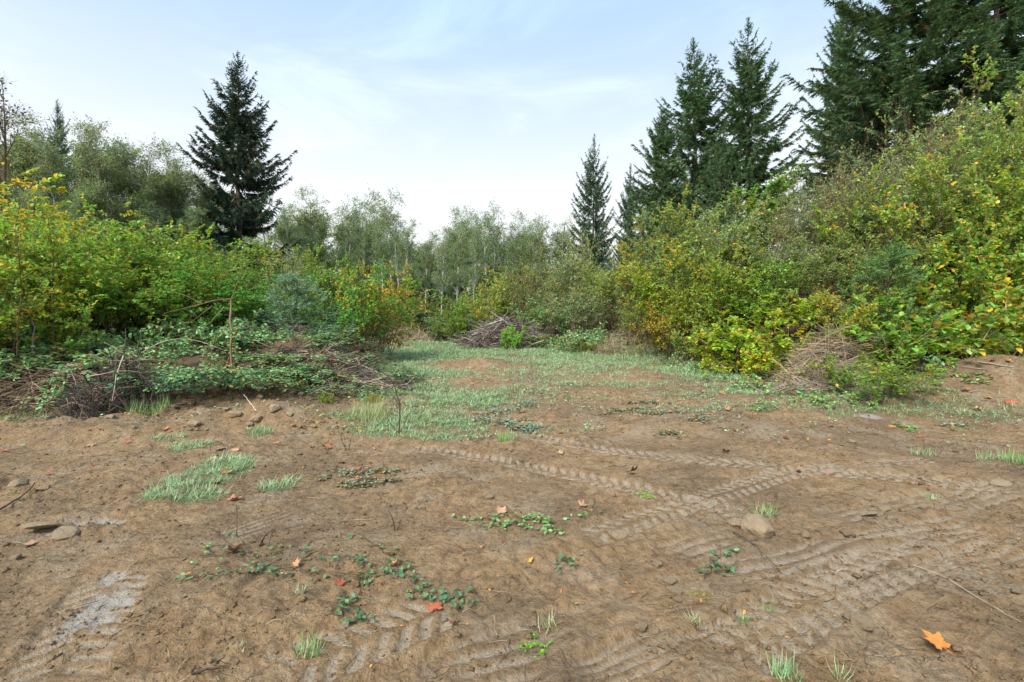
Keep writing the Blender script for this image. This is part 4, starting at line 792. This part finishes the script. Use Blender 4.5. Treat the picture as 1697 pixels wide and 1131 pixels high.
# ------------------------------------------------------------------ bramble runners on the dirt
def runner(label, lines, nl, lsize, tint, aut, spread=.05, lift=.03, group='bramble runners on the bare dirt'):
    pts = [[gz_(px, py, .012) for px, py in l] for l in lines]; o0 = pts[0][0]
    o = thing('bramble_runner', label, 'bramble', tuple(o0), group=group)
    g, gl = Geo(), Geo(); r = np.random.default_rng(int(lines[0][0][0] * 7 + lines[0][0][1]))
    for P in pts:
        P = np.array(P); P3 = np.stack([np.interp(np.linspace(0, 1, 14), np.linspace(0, 1, len(P)), P[:, k]) for k in range(3)], 1) - o0
        P3 += r.normal(size=P3.shape) * .008; P3[:, 2] = np.abs(P3[:, 2] - 0) * np.sign(P3[:, 2]) + r.random(14) * .02
        tubes(g, P3[None], np.linspace(.0026, .0014, 14)[None], 5)
        m = nl // len(pts) // 3; bi = np.zeros(m, int); p, T = at(P3[None], bi, r.random(m) * .999)
        p = p + r.normal(size=(m, 3)) * np.array([spread, spread * .7, 0]); p[:, 2] = H(p[:, 0] + o0[0], p[:, 1] + o0[1]) - o0[2] + r.random(m) * lift + .008
        a = r.uniform(0, 6.28, m)
        for k in (-1.1, 0, 1.1):
            ax = np.stack([np.cos(a + k), np.sin(a + k), r.normal(.1, .25, m)], 1)
            scatter(gl, LEAF6, p, ax, np.array([0, 0, 1.]) + rdir(m, r) * .8, lsize * r.uniform(.4, 1.15, m), .8, rc(m, r))
    mobj('stems', g.mesh('runner_stem', MAT['brown_stem']), o); mobj('leaves', gl.mesh('runner_leaf', MAT['bramble_leaf'], False), o, (*tint, aut))
GB = (.16, .29, .09); GP = (.19, .20, .12); GD = (.10, .175, .075)
runner('long bramble runner crossing the dirt left of the red maple leaf', [[(440, 905), (520, 918), (590, 945), (660, 955)], [(450, 952), (540, 968), (620, 965), (680, 945)], [(600, 895), (660, 935), (720, 990)], [(560, 1000), (600, 1020), (585, 1035)], [(690, 985), (740, 995), (770, 1000)]], 420, .035, GD, .06)
runner('bramble runner with dry twigs below the pinkish leaf at the lower left', [[(345, 880), (390, 910), (430, 950)], [(310, 965), (370, 968), (430, 965)], [(400, 905), (430, 935), (440, 965)]], 140, .033, GD, .08)
runner('leafy green bramble runner beside the tan leaf in the middle of the dirt', [[(765, 862), (850, 868), (930, 872), (995, 850)], [(855, 875), (885, 862), (905, 868)], [(800, 880), (850, 880), (940, 885)]], 420, .032, GB, .03)
runner('withered grey bramble mat on the dirt left of the middle', [[(530, 798), (590, 790), (660, 785)], [(545, 780), (600, 800), (655, 800)], [(560, 810), (610, 808), (640, 800)]], 1100, .034, GP, .10)
runner('small dark bramble sprig right of the pale clods', [[(1165, 965), (1185, 935), (1200, 912)], [(1180, 945), (1205, 948)]], 60, .04, GD, .02)
runner('small dark leafy sprig in the middle of the lower dirt', [[(928, 950), (940, 938), (950, 940)]], 48, .032, GD, .02)
runner('grey-green bramble mat in front of the grass strip', [[(990, 690), (1050, 680), (1115, 670)], [(1010, 680), (1080, 690), (1130, 688)], [(1030, 672), (1090, 668)]], 1100, .045, GP, .10)
runner('grey-green bramble sprawl right of the grey-green mat', [[(1140, 700), (1180, 698)], [(1150, 690), (1175, 706)], [(1100, 722), (1122, 724)]], 400, .045, GP, .06)
runner('low purple-tinged leafy clump on the edge of the grass at the right', [[(1250, 672), (1270, 680), (1285, 690)], [(1255, 690), (1275, 672)]], 210, .05, GB, .08, .1, .14)
runner('bramble sprig with orange leaves on the right dirt', [[(1480, 705), (1500, 715), (1520, 722)], [(1495, 708), (1520, 712)]], 90, .055, GB, .14)
runner('silvery bramble sprig near the right edge of the dirt', [[(1560, 708), (1580, 704), (1600, 712)]], 75, .06, (.18, .26, .19), .08)
runner('green bramble patch on the slope of the dirt mound', [[(1580, 628), (1610, 622), (1640, 628)], [(1590, 636), (1630, 634)]], 150, .06, GB, .12)
runner('silvery bramble strip between grass and dirt left of the middle', [[(800, 690), (850, 680), (880, 672)], [(780, 700), (830, 706), (860, 700)], [(860, 712), (885, 716)]], 1000, .05, (.17, .25, .17), .05, .1, .06)
runner('creeping green bramble at the foot of the clod pile', [[(335, 905), (375, 965), (395, 970)]], 24, .035, GB, .02)

# ------------------------------------------------------------------ fallen maple leaves
def maple(seed, curl):
    r = np.random.default_rng(seed)
    tips = [(90, 1.0), (38, .88), (142, .88), (-14, .62), (194, .62)]; pts = []
    for ang, L in sorted(tips):
        L = L * r.uniform(.88, 1.08)
        for da, rr in ((-26, .56), (-19, .74), (-13, .72), (-7, .88), (0, 1.0), (7, .88), (13, .72), (19, .74)):
            pts.append((ang + da + r.normal(0, 1), L * rr))
    pts.append((222, .30)); pts.append((270, .10)); pts.append((-42, .30))
    pts = sorted(pts, key=lambda t: t[0] if t[0] > -90 else t[0] + 360)
    A = np.radians([p[0] for p in pts]); q = np.array([p[1] for p in pts])
    v = np.stack([q * np.cos(A), q * np.sin(A), 0 * q], 1)
    mid = v * .5; v = np.concatenate([[(0, 0, 0)], mid, v]); n = len(pts)
    rr = np.hypot(v[:, 0], v[:, 1]); th = np.arctan2(v[:, 1], v[:, 0])
    v[:, 2] = curl * (rr ** 2) * (.55 + .6 * np.sin(2 * th + seed)) + .10 * curl * np.sin(7 * th + seed) * rr + r.normal(0, .02, len(v)) * rr + abs(curl) * .12
    i = np.arange(n); j = (i + 1) % n
    f3 = np.stack([np.zeros(n, int), 1 + i, 1 + j], 1); f4 = np.stack([1 + i, 1 + n + i, 1 + n + j, 1 + j], 1)
    g = Geo(); g.add(v * .5, f3, f4); me = g.mesh('maple_leaf', MAT['fallen_leaf'])
    g2 = Geo(); P = np.array([(0, 0, .02), (.02, -.2, .05), (.06, -.42, .03)])[None]; tubes(g2, P, np.array([[.012, .010, .010]]), 4)
    return me, g2.mesh('maple_stalk', MAT['fallen_leaf'])
MAPLE = [maple(1, .3), maple(2, .5), maple(3, -.4), maple(4, .7), maple(5, -.55)]
RED, ORA, TAN, SAL, BRN, YLW, PNK, DRD = (.36, .10, .05), (.44, .20, .065), (.48, .33, .17), (.42, .22, .12), (.17, .085, .05), (.58, .33, .05), (.36, .20, .14), (.20, .05, .035)
LV = [(720, 1014, .125, RED, 4, 'bright red maple leaf lying alone on the lower dirt'), (1557, 1080, .17, (.56, .25, .04), 0, 'orange and yellow maple leaf in the lower right corner'), (830, 861, .14, TAN, 1, 'tan maple leaf beside the leafy green bramble runner'),
      (384, 832, .17, SAL, 1, 'large salmon maple leaf at the foot of the pale grass patch'), (392, 914, .17, PNK, 3, 'pinkish maple leaf on the bramble runner at the lower left'), (752, 1036, .075, BRN, 3, 'small brown leaf just right of the red maple leaf'),
      (878, 936, .06, YLW, 3, 'small yellow and red leaf on the middle dirt'), (966, 845, .10, PNK, 3, 'pale pink leaf at the right end of the green bramble runner'), (568, 975, .085, RED, 3, 'red-brown upright leaf on the long bramble runner'),
      (650, 942, .08, SAL, 3, 'small salmon leaf on the long bramble runner'), (488, 945, .08, SAL, 3, 'salmon curled leaf at the left start of the long runner'), (600, 716, .12, YLW, 3, 'golden leaf standing upright left of the thin dead sapling'),
      (927, 756, .10, TAN, 3, 'pale cream leaf on the dirt in the middle distance'), (1200, 794, .11, ORA, 0, 'orange leaf lying beside the chevron tyre track'), (1046, 786, .16, BRN, 3, 'dark brown crumpled leaf between the tyre tracks'),
      (1202, 754, .14, DRD, 3, 'dark red leaf on the churned dirt at the right'), (1480, 711, .16, ORA, 2, 'orange leaf in the bramble sprig on the right dirt'), (1523, 728, .14, RED, 3, 'red leaf at the lower end of the right bramble sprig'),
      (375, 789, .16, ORA, 1, 'orange leaf lying in the pale grass patch'), (405, 766, .14, ORA, 2, 'orange leaf at the top right of the pale grass patch'), (362, 806, .14, SAL, 0, 'peach leaf lying flat in the pale grass patch'), (545, 747, .2, RED, 1, 'red leaf left of the upright dark twigs'),
      (862, 684, .2, ORA, 3, 'orange leaf on the silvery bramble strip'), (55, 905, .12, PNK, 0, 'purplish leaf beside the flat slabs at the left')]
LVS = [(930, 718, .14, RED), (898, 724, .12, TAN), (998, 688, .14, SAL), (1085, 679, .2, SAL), (1120, 680, .14, ORA), (1165, 652, .24, ORA), (1195, 653, .2, ORA), (1180, 691, .18, SAL), (1204, 684, .2, SAL), (852, 655, .16, ORA), (940, 653, .18, SAL),
       (1300, 648, .18, ORA), (1320, 646, .24, ORA), (1312, 659, .18, RED), (1393, 652, .16, RED), (1463, 653, .16, SAL), (1598, 649, .26, ORA), (1636, 662, .18, ORA), (1618, 681, .22, SAL), (1672, 669, .3, RED), (1580, 627, .2, ORA), (1668, 602, .2, ORA), (1645, 603, .2, RED),
       (1303, 733, .13, DRD), (1320, 779, .13, DRD), (1375, 788, .10, SAL), (5, 752, .16, RED), (155, 737, .18, PNK), (208, 735, .14, RED), (153, 772, .12, RED), (82, 786, .10, RED), (275, 714, .2, ORA), (310, 708, .16, SAL), (325, 716, .14, RED), (390, 751, .16, PNK),
       (488, 711, .2, ORA), (502, 714, .18, SAL), (460, 735, .16, ORA), (515, 749, .14, SAL), (565, 770, .16, RED), (592, 784, .16, RED), (587, 803, .12, RED), (690, 676, .14, RED), (715, 705, .12, ORA), (660, 655, .16, RED), (340, 648, .18, SAL), (355, 662, .18, RED), (320, 672, .18, SAL), (372, 650, .16, SAL), (545, 695, .16, SAL), (563, 690, .16, SAL), (640, 720, .14, SAL), (1135, 655, .16, SAL),
       (1255, 700, .1, SAL), (1520, 652, .2, RED), (1555, 640, .2, ORA), (1010, 655, .15, SAL), (835, 910, .05, DRD), (800, 915, .07, SAL), (772, 935, .04, DRD), (1445, 640, .2, ORA), (1500, 660, .16, ORA), (745, 685, .13, ORA), (780, 640, .16, ORA), (1230, 660, .15, ORA)]
GA = [(720, 1014, 'the bright red maple leaf'), (1557, 1080, 'the orange maple leaf in the corner'), (830, 861, 'the tan maple leaf'), (384, 832, 'the large salmon leaf'), (1257, 884, 'the large tan clod'), (890, 1072, 'the dandelion rosette'), (1066, 818, 'the bright green sprout'), (838, 730, 'the bright grass tuft'), (660, 715, 'the thin dead sapling'), (575, 745, 'the upright dark twigs'),
      (600, 795, 'the withered bramble mat'), (340, 790, 'the pale grass patch'), (455, 690, 'the clod pile'), (90, 885, 'the flat slabs'), (165, 1010, 'the pale mud patch'), (590, 960, 'the long bramble runner'), (1190, 940, 'the dark bramble sprig'), (1050, 680, 'the grey-green bramble mat'), (1270, 682, 'the purple-tinged leafy clump'), (1440, 635, 'the compact low bush'), (1500, 714, 'the right bramble sprig'), (1610, 628, 'the dirt mound patch'), (1690, 768, 'the right edge grass tuft'), (190, 690, 'the charred roots'), (1600, 990, 'the long straw stem'), (1380, 980, 'the block tread prints'), (840, 685, 'the silvery bramble strip'), (780, 612, 'the bare dirt rise'), (345, 1115, 'the dark twig'), (1350, 600, 'the dry stick heap')]
def by_label(what, px, py, where='dirt'):
    for ax, ay, an in sorted(GA, key=lambda a: math.hypot(a[0] - px, 2 * (a[1] - py))):
        dx, dy = px - ax, py - ay; r_ = ('left of' if dx < 0 else 'right of') if abs(dx) > abs(dy) else ('behind' if dy < 0 else 'in front of')
        for pre in (('just ', '') if math.hypot(dx, dy) < 60 else ('', 'well ')):
            l = f'{what} {pre}{r_} {an}'
            if l not in USED: USED.add(l); return l
CN = {RED: 'red-brown', ORA: 'dull orange', TAN: 'tan', SAL: 'salmon-brown', BRN: 'brown', YLW: 'golden', PNK: 'pinkish', DRD: 'dark red'}
LVS = [(a, b_, c_, k, i % 5, by_label(CN[k] + ' fallen maple leaf', a, b_)) for i, (a, b_, c_, k) in enumerate(LVS)]
for px, py, sz, colr, var, label in LV + LVS:
    p = gz_(px, py, .0); rr_ = sz * .35; p[2] = float(np.mean(np.sort(H(p[0] + rr_ * np.array([0, 1, -1, 0, 0]), p[1] + rr_ * np.array([0, 0, 0, 1, -1])))[-2:])) + .008
    o = thing('maple_leaf', label, 'leaf', tuple(p), R.uniform(0, 6.28), sz * (1.1 if 'fallen maple' not in label else .85), 'fallen maple leaves', (R.normal(0, .13), R.normal(0, .13)))
    if 'corner' in label or 'bright red' in label or 'tan maple leaf beside' in label: o.rotation_euler = (.42, .05, .4); o.location.z += sz * .09
    k = R.uniform(.85, 1.15)
    for pn, me in zip(('blade', 'stalk'), MAPLE[var]): mobj(pn, me, o, (colr[0] * k, colr[1] * k * R.uniform(.85, 1.2), colr[2], 1))

# ------------------------------------------------------------------ clods and stones
def clodmesh(seed, flat):
    import bmesh
    bm = bmesh.new(); bmesh.ops.create_icosphere(bm, subdivisions=4, radius=.5)
    v = np.array([q.co for q in bm.verts]); r = np.random.default_rng(seed)
    for _ in range(9):                                  # chip flat facets off
        nn = nrm(r.normal(size=3) * np.array([1, 1, .15 if flat < .4 else 1])); k = r.uniform(.2, .42) if flat < .4 else r.uniform(.30, .46); dd_ = v @ nn
        v = v - np.clip(dd_ - k, 0, None)[:, None] * nn * .92
    v = v * (1 + .34 * (fbm(v[:, 0] * 6 + seed, v[:, 1] * 6 + v[:, 2] * 7, seed, 4, .6) - .5)[:, None]); v[:, 2] *= flat
    f = np.array([[l.vert.index for l in fc.loops] for fc in bm.faces]); bm.free()
    g = Geo(); g.add(v, f); return g.mesh('clod', MAT['clod'], False)
CL = [clodmesh(12, .7), clodmesh(2, .6), clodmesh(3, .35), clodmesh(4, .2), clodmesh(5, .8)]
CLD = [(1257, 884, .27, 0, 'large tan dirt clod right of the tyre tracks'), (1226, 874, .15, 1, 'smaller clod touching the large tan clod'), (1023, 890, .14, 1, 'knobbly elongated clod at the end of the chevron track'), (1100, 856, .12, 2, 'flat narrow clod lying in the chevron track'),
       (1089, 943, .07, 1, 'round clod above the pale stones in the middle'), (1106, 964, .09, 1, 'pale stone left of the small dark bramble sprig'), (1117, 979, .085, 1, 'brown clod just below the pale stone'), (811, 828, .08, 1, 'pale flat stone on the dirt above the tan leaf'),
       (72, 880, .22, 3, 'flat tan slab at the left edge'), (112, 894, .20, 3, 'second flat slab below the first at the left edge'), (30, 808, .16, 0, 'pale stone at the left edge above the curved stick'), (75, 816, .12, 2, 'low flat stone right of the pale stone at left'), (25, 931, .07, 1, 'white pebble at the lower left edge'),
       (425, 699, .16, 0, 'rounded tan boulder in the clod pile below the brambles'), (455, 684, .17, 4, 'crumbly clod atop the clod pile below the brambles'), (480, 691, .13, 1, 'crumbly clod at the right of the clod pile'), (1427, 1040, .10, 0, 'tan clod in the block tread prints at the right'), (1408, 1028, .08, 1, 'second tan clod in the block tread prints'),
       (1660, 803, .2, 3, 'flat slab near the right edge'), (1440, 852, .15, 3, 'flat plate of dried mud on the right dirt'), (1468, 845, .12, 3, 'thin plate of dried mud right of the flat plate'), (240, 978, .04, 1, 'round pebble right of the pale mud patch'), (305, 928, .03, 1, 'small tan pebble below the bramble runner'), (1175, 760, .10, 2, 'flat stone near the dark red leaf'), (1410, 737, .12, 2, 'pale stone on the smooth dirt at the right'), (365, 748, .14, 3, 'flat clod above the pale grass patch'), (1320, 887, .06, 1, 'clod right of the large tan clod'), (1335, 893, .07, 0, 'second clod right of the large tan clod')]
for px, py, sz, var, label in CLD:
    p = gz_(px, py, sz * (.16 if var != 3 else .07)); o = tag(mobj('dirt_clod', CL[var]), label, 'clod')
    o.location = p; o.rotation_euler = (R.normal(0, .15), R.normal(0, .15), R.uniform(0, 6.28)); o.scale = (sz * 1.15, sz, sz)
for k in range(84):
    y = 1.9 * (8.5 / 1.9) ** R.random(); x = R.uniform(-1.05, 1.05) * y; s = .018 * (3.2 ** R.random())
    if k >= 50: x, y = gp(R.uniform(0, 600), R.uniform(655, 720)); s = .05 * (3.0 ** R.random())
    if grassmask(np.array([x]), np.array([y]))[0] > .3: continue
    o = mobj('small_clod', CL[int(R.integers(0, 3))]); o.location = (x, y, float(H(x, y)[0]) + s * .15); o.rotation_euler = (0, 0, R.uniform(0, 6.28)); o.scale = (s * R.uniform(.8, 1.5), s, s)
    zc = o.location.z; tag(o, by_label('small crumbly clod', CX + x / y * F, HY + (EYE - zc) / y * F), 'clod', 'small clods on the bare dirt')

def crumbs():
    r = np.random.default_rng(77); n = 24000
    y = 1.7 * (10 / 1.7) ** r.random(n); x = r.uniform(-1.1, 1.1, n) * y
    den = smooth(.38, .68, fbm(x / .5, y / .5, 101, 3)) + .12
    k = (r.random(n) < den) & (grassmask(x, y) < .5); x, y = x[k], y[k]; n = len(x)
    s = np.clip(np.exp(r.normal(math.log(.0062), .5, n)), .003, .03) * (.6 + y / 7)
    z = H(x, y) + s * .25
    o = np.array([(1, 0, 0), (-1, 0, 0), (0, 1, 0), (0, -1, 0), (0, 0, .8), (0, 0, -.8)], float); f = np.array([(0, 2, 4), (2, 1, 4), (1, 3, 4), (3, 0, 4), (2, 0, 5), (1, 2, 5), (3, 1, 5), (0, 3, 5)])
    v = o[None] * r.uniform(.6, 1.3, (n, 6, 1)) + r.normal(size=(n, 6, 3)) * .18
    a = r.uniform(0, 6.28, n); c, q = np.cos(a)[:, None], np.sin(a)[:, None]
    v = np.stack([v[..., 0] * c - v[..., 1] * q, v[..., 0] * q + v[..., 1] * c, v[..., 2] * .75], -1) * s[:, None, None] + np.stack([x, y, z], 1)[:, None]
    g = Geo(); g.add(v.reshape(-1, 3), (f[None] + (np.arange(n) * 6)[:, None, None]).reshape(-1, 3), None, np.zeros((n * 6, 4)))
    tag(mobj('soil_crumbs', g.mesh('soil_crumbs', MAT['soil'])), 'loose crumbs of tan soil strewn over the bare dirt', 'soil', kind='stuff')
crumbs()
def litter():
    r = np.random.default_rng(78)
    for nm, mat, n, L, rad, lab in (('twig_litter', 'brown_stem', 520, .09, .0018, 'fine dark twigs strewn over the dirt'), ('straw_litter', 'straw', 600, .07, .0012, 'bits of pale straw strewn over the dirt')):
        y = 1.7 * (14 / 1.7) ** r.random(n); x = r.uniform(-1.1, 1.1, n) * y; a = r.uniform(0, 6.28, n)
        l = L * r.uniform(.4, 1.8, n) * (.7 + y / 8); t = np.linspace(-.5, .5, 4)[None]
        bx = x[:, None] + np.cos(a)[:, None] * l[:, None] * t; by = y[:, None] + np.sin(a)[:, None] * l[:, None] * t
        bx = bx + r.normal(size=bx.shape) * .004
        bz = H(bx.ravel(), by.ravel()).reshape(bx.shape) + .004 + r.random(bx.shape) * .008
        g = Geo(); P = np.stack([bx, by, bz], -1); tubes(g, P, taper(P, rad * (.7 + y / 5), rad * .5), 3)
        tag(mobj(nm, g.mesh(nm, MAT[mat])), lab, 'litter', kind='stuff')
    n = 2600; y = 1.7 * (12 / 1.7) ** r.random(n); x = r.uniform(-1.1, 1.1, n) * y
    k = r.random(n) < .2 + smooth(.45, .7, fbm(x / .8, y / .8, 151, 2)); x, y = x[k], y[k]; n = len(x)
    g = Geo(); scatter(g, LEAF6, np.stack([x, y, H(x, y) + .006], 1), rdir(n, r) * np.array([1, 1, .4]), np.array([0, 0, 1.]) + rdir(n, r) * .7, r.uniform(.008, .03, n) * (.7 + y / 8), .7, rc(n, r))
    tag(mobj('leaf_scraps', g.mesh('leaf_scraps', MAT['bramble_leaf'], False), None, (.20, .12, .06, .25)), 'small brown scraps of leaf strewn over the bare dirt', 'leaf litter', kind='stuff')
    # small brown leaf scraps along the foot of the thickets
    n = 16000; y = r.uniform(7, 17, n); x = r.uniform(-1.1, 1.1, n) * y; l, rr = bankdist(x, y); m = np.maximum(l, rr)
    k = (m > -.7) & (m < 3) & (r.random(n) < smooth(-.7, .4, m)); x, y = x[k], y[k]; n = len(x)
    g = Geo(); p = np.stack([x, y, H(x, y) + .01], 1)
    scatter(g, LEAF6, p, rdir(n, r) * np.array([1, 1, .3]), np.array([0, 0, 1.]) + rdir(n, r) * .5, r.uniform(.03, .07, n), .9, rc(n, r))
    tag(mobj('leaf_litter', g.mesh('leaf_litter', MAT['bramble_leaf'], False), None, (.16, .10, .05, .35)), 'brown leaf scraps along the foot of the thickets', 'leaf litter', kind='stuff')
litter()

# ------------------------------------------------------------------ grass and ground cover
def blades(g, x, y, z, hgt, wid, r, lean=.7):
    n = len(x); a = r.uniform(0, 6.28, n); le = lean * r.uniform(.3, 1.5, n)
    ax = np.stack([np.cos(a) * le, np.sin(a) * le, np.ones(n)], 1)
    upv = np.stack([np.cos(a), np.sin(a), -le * .2], 1)
    scatter(g, BLADE, np.stack([x, y, z], 1), ax, upv, hgt, wid / hgt, rc(n, r))
def grass():
    r = np.random.default_rng(79)
    n = 360000; y = np.sqrt(r.uniform(3.5 ** 2, 27 ** 2, n)); x = r.uniform(-1.08, 1.08, n) * y
    k = r.random(n) < np.minimum(1, (6.5 / y) ** 1.1); x, y = x[k], y[k]
    m = grassmask(x, y); k = r.random(len(x)) < m * 1.2; x, y, m = x[k], y[k], m[k]
    k = r.permutation(len(x))[:16500]; x, y, m = x[k], y[k], m[k]
    nb = 11; n = len(x); size = r.uniform(.5, 1.5, n) * (.7 + .5 * m)
    a = r.uniform(0, 6.28, (n, nb)); q = np.abs(r.normal(0, .028, (n, nb))) * size[:, None] * (1 + y[:, None] / 12)
    bx = (x[:, None] + np.cos(a) * q).ravel(); by = (y[:, None] + np.sin(a) * q).ravel(); yy = np.repeat(y, nb)
    h = (r.uniform(.015, .06, (n, nb)) * size[:, None]).ravel() * (1 + yy / 25)
    le = r.uniform(.6, 3.2, n * nb); aa = a.ravel() + r.normal(0, .5, n * nb)
    c = np.repeat(rc(n, r), nb, 0); c = np.clip(c + r.normal(0, .12, c.shape), 0, 1)
    g = Geo(); p = np.stack([bx, by, H(bx, by) - .004], 1)
    scatter(g, TURF, p, np.stack([np.cos(aa) * le, np.sin(aa) * le, np.ones(n * nb)], 1), np.stack([np.cos(aa), np.sin(aa), .4 - le * .2], 1), h * 1.3, (.0022 + .00045 * yy) / h, c)
    tag(mobj('grass', g.mesh('grass', MAT['grass'], False), None, (.31, .44, .22, .10)), 'pale dewy grass growing over the clearing', 'grass', kind='stuff')
    # creeping broad leaves between the grass
    for nm, tint, aut, seed, lab in (('creeping_weeds', (.22, .34, .17), .03, 131, 'dewy creeping weeds among the grass'), ('withered_weeds', (.20, .20, .15), .12, 141, 'withered grey weeds matted among the grass')):
        n = 260000; y = np.sqrt(r.uniform(4.5 ** 2, 20 ** 2, n)); x = r.uniform(-1.05, 1.05, n) * y
        c = grassmask(x, y) * smooth(.42, .60, fbm(x / .8, y / .8, seed, 3)) + .7 * smooth(.60, .70, fbm(x / .6, y / .6, seed + 5, 3)) * smooth(5.5, 8, y)
        k = r.random(n) < c * np.minimum(1, 8 / y); x, y = x[k], y[k]; k = r.permutation(len(x))[:16000]; x, y = x[k], y[k]; n = len(x)
        g = Geo(); p = np.stack([x, y, H(x, y) + r.random(n) ** 2 * .05 + .004], 1)
        scatter(g, LEAF6, p, rdir(n, r) * np.array([1, 1, .5]), np.array([0, 0, 1.]) + rdir(n, r) * .7, r.uniform(.018, .05, n), .7, rc(n, r))
        tag(mobj(nm, g.mesh(nm, MAT['bramble_leaf'], False), None, (*tint, aut)), lab, 'weeds', kind='stuff')
grass()
def tuft(label, px, py, h, n, spread, tint, aut=.1, lean=.8):
    p = gz_(px, py, -.005); r = np.random.default_rng(px); g = Geo()
    a = r.uniform(0, 6.28, n); q = spread * np.sqrt(r.random(n)); x, y = q * np.cos(a), q * np.sin(a)
    blades(g, x, y, H(x + p[0], y + p[1]) - p[2] - .004, h * r.uniform(.45, 1.2, n), .0045, r, lean)
    o = tag(mobj('grass_tuft', g.mesh('grass_tuft', MAT['grass'], False), None, (*tint, aut)), label, 'grass tuft'); o.location = p
PG, MG = (.28, .42, .20), (.20, .34, .11)
for a in (('bright grass tuft on the bare dirt below the silvery bramble strip', 838, 733, .15, 260, .09, (.32, .46, .16)), ('sparse grass tuft at the bottom left of the middle', 512, 1082, .10, 60, .06, MG, .3), ('sprawling grass tuft above the large tan clod', 1270, 855, .15, 60, .10, MG, .15, 1.3), ('grass tuft at the bottom edge right of the middle', 1300, 1124, .10, 80, .06, PG), ('small grass tuft near the block tread prints', 1235, 1030, .06, 30, .03, MG), ('second small grass tuft near the block tread prints', 1275, 1006, .05, 24, .03, MG),
          ('thick grass tuft at the right edge of the dirt', 1690, 770, .16, 200, .14, (.24, .42, .13)), ('small grass tuft right of the smooth dirt', 1530, 752, .12, 90, .12, PG), ('grass tuft left of the right edge tuft', 1640, 762, .13, 60, .1, PG), ('tiny grass tuft on the churned dirt', 1540, 826, .07, 40, .07, PG), ('dry grass wisps on the lower middle dirt', 1150, 1035, .09, 40, .035, (.34, .38, .2), .4, 1.4), ('grass wisps beside the dandelion rosette', 900, 1040, .08, 40, .07, (.3, .36, .16), .35), ('tiny grass wisps at the lower left', 400, 1080, .05, 16, .04, PG, .4), ('grass tuft below the silver bramble sprig', 1390, 690, .14, 120, .2, PG), ('grass tuft by the clod pile', 430, 722, .16, 140, .14, (.2, .34, .14)), ('grass wisps beside the long bramble runner', 500, 1000, .08, 24, .05, PG, .2, 1.4), ('thin grass blades at the lower right', 1390, 1118, .09, 22, .03, PG), ('yellowing grass clump below the end of the left berm', 610, 692, .32, 420, .32, (.34, .42, .16), .3), ('green grass clump under the charred roots', 250, 688, .28, 320, .3, (.26, .40, .12), .2)):
    tuft(*a)
for px, py, h, tint, label in ((890, 1076, .075, (.16, .42, .03), 'bright green dandelion rosette at the bottom of the dirt'), (1066, 820, .09, (.26, .46, .08), 'bright green sprout on the chevron tyre track'), (1052, 902, .045, (.26, .48, .05), 'tiny lime sprout left of the pale clods'), (1163, 985, .05, (.36, .36, .04), 'small yellow-green weed below the small dark bramble sprig'), (1590, 712, .10, (.2, .38, .1), 'low green weed beside the silvery bramble sprig')):
    x, y = gp(px, py); plant('herb', 'weed', x, y, h, label, 'weed', tint, .03, 1.5)
for px, d, top, tint, aut, label in ((500, 9.1, 640, (.2, .36, .05), .2, 'yellow-green weeds at the foot of the left vine tangle'), (540, 8.6, 650, (.22, .38, .06), .2, 'bright weeds right of the clod pile'), (620, 8.7, 655, (.28, .34, .06), .3, 'yellowish weeds below the last low bramble'), (975, 17.8, 560, (.34, .42, .04), .2, 'low yellow-green plant at the grass edge right of the brush pile'), (848, 19.3, 533, (.22, .45, .05), .02, 'light green leafy sprout growing from the brush pile')):
    x, h = top_h(px, d, top); plant('salmonberry', 'weed', x, d, h, label, 'weed', tint, aut, .3 if px == 955 else .6)
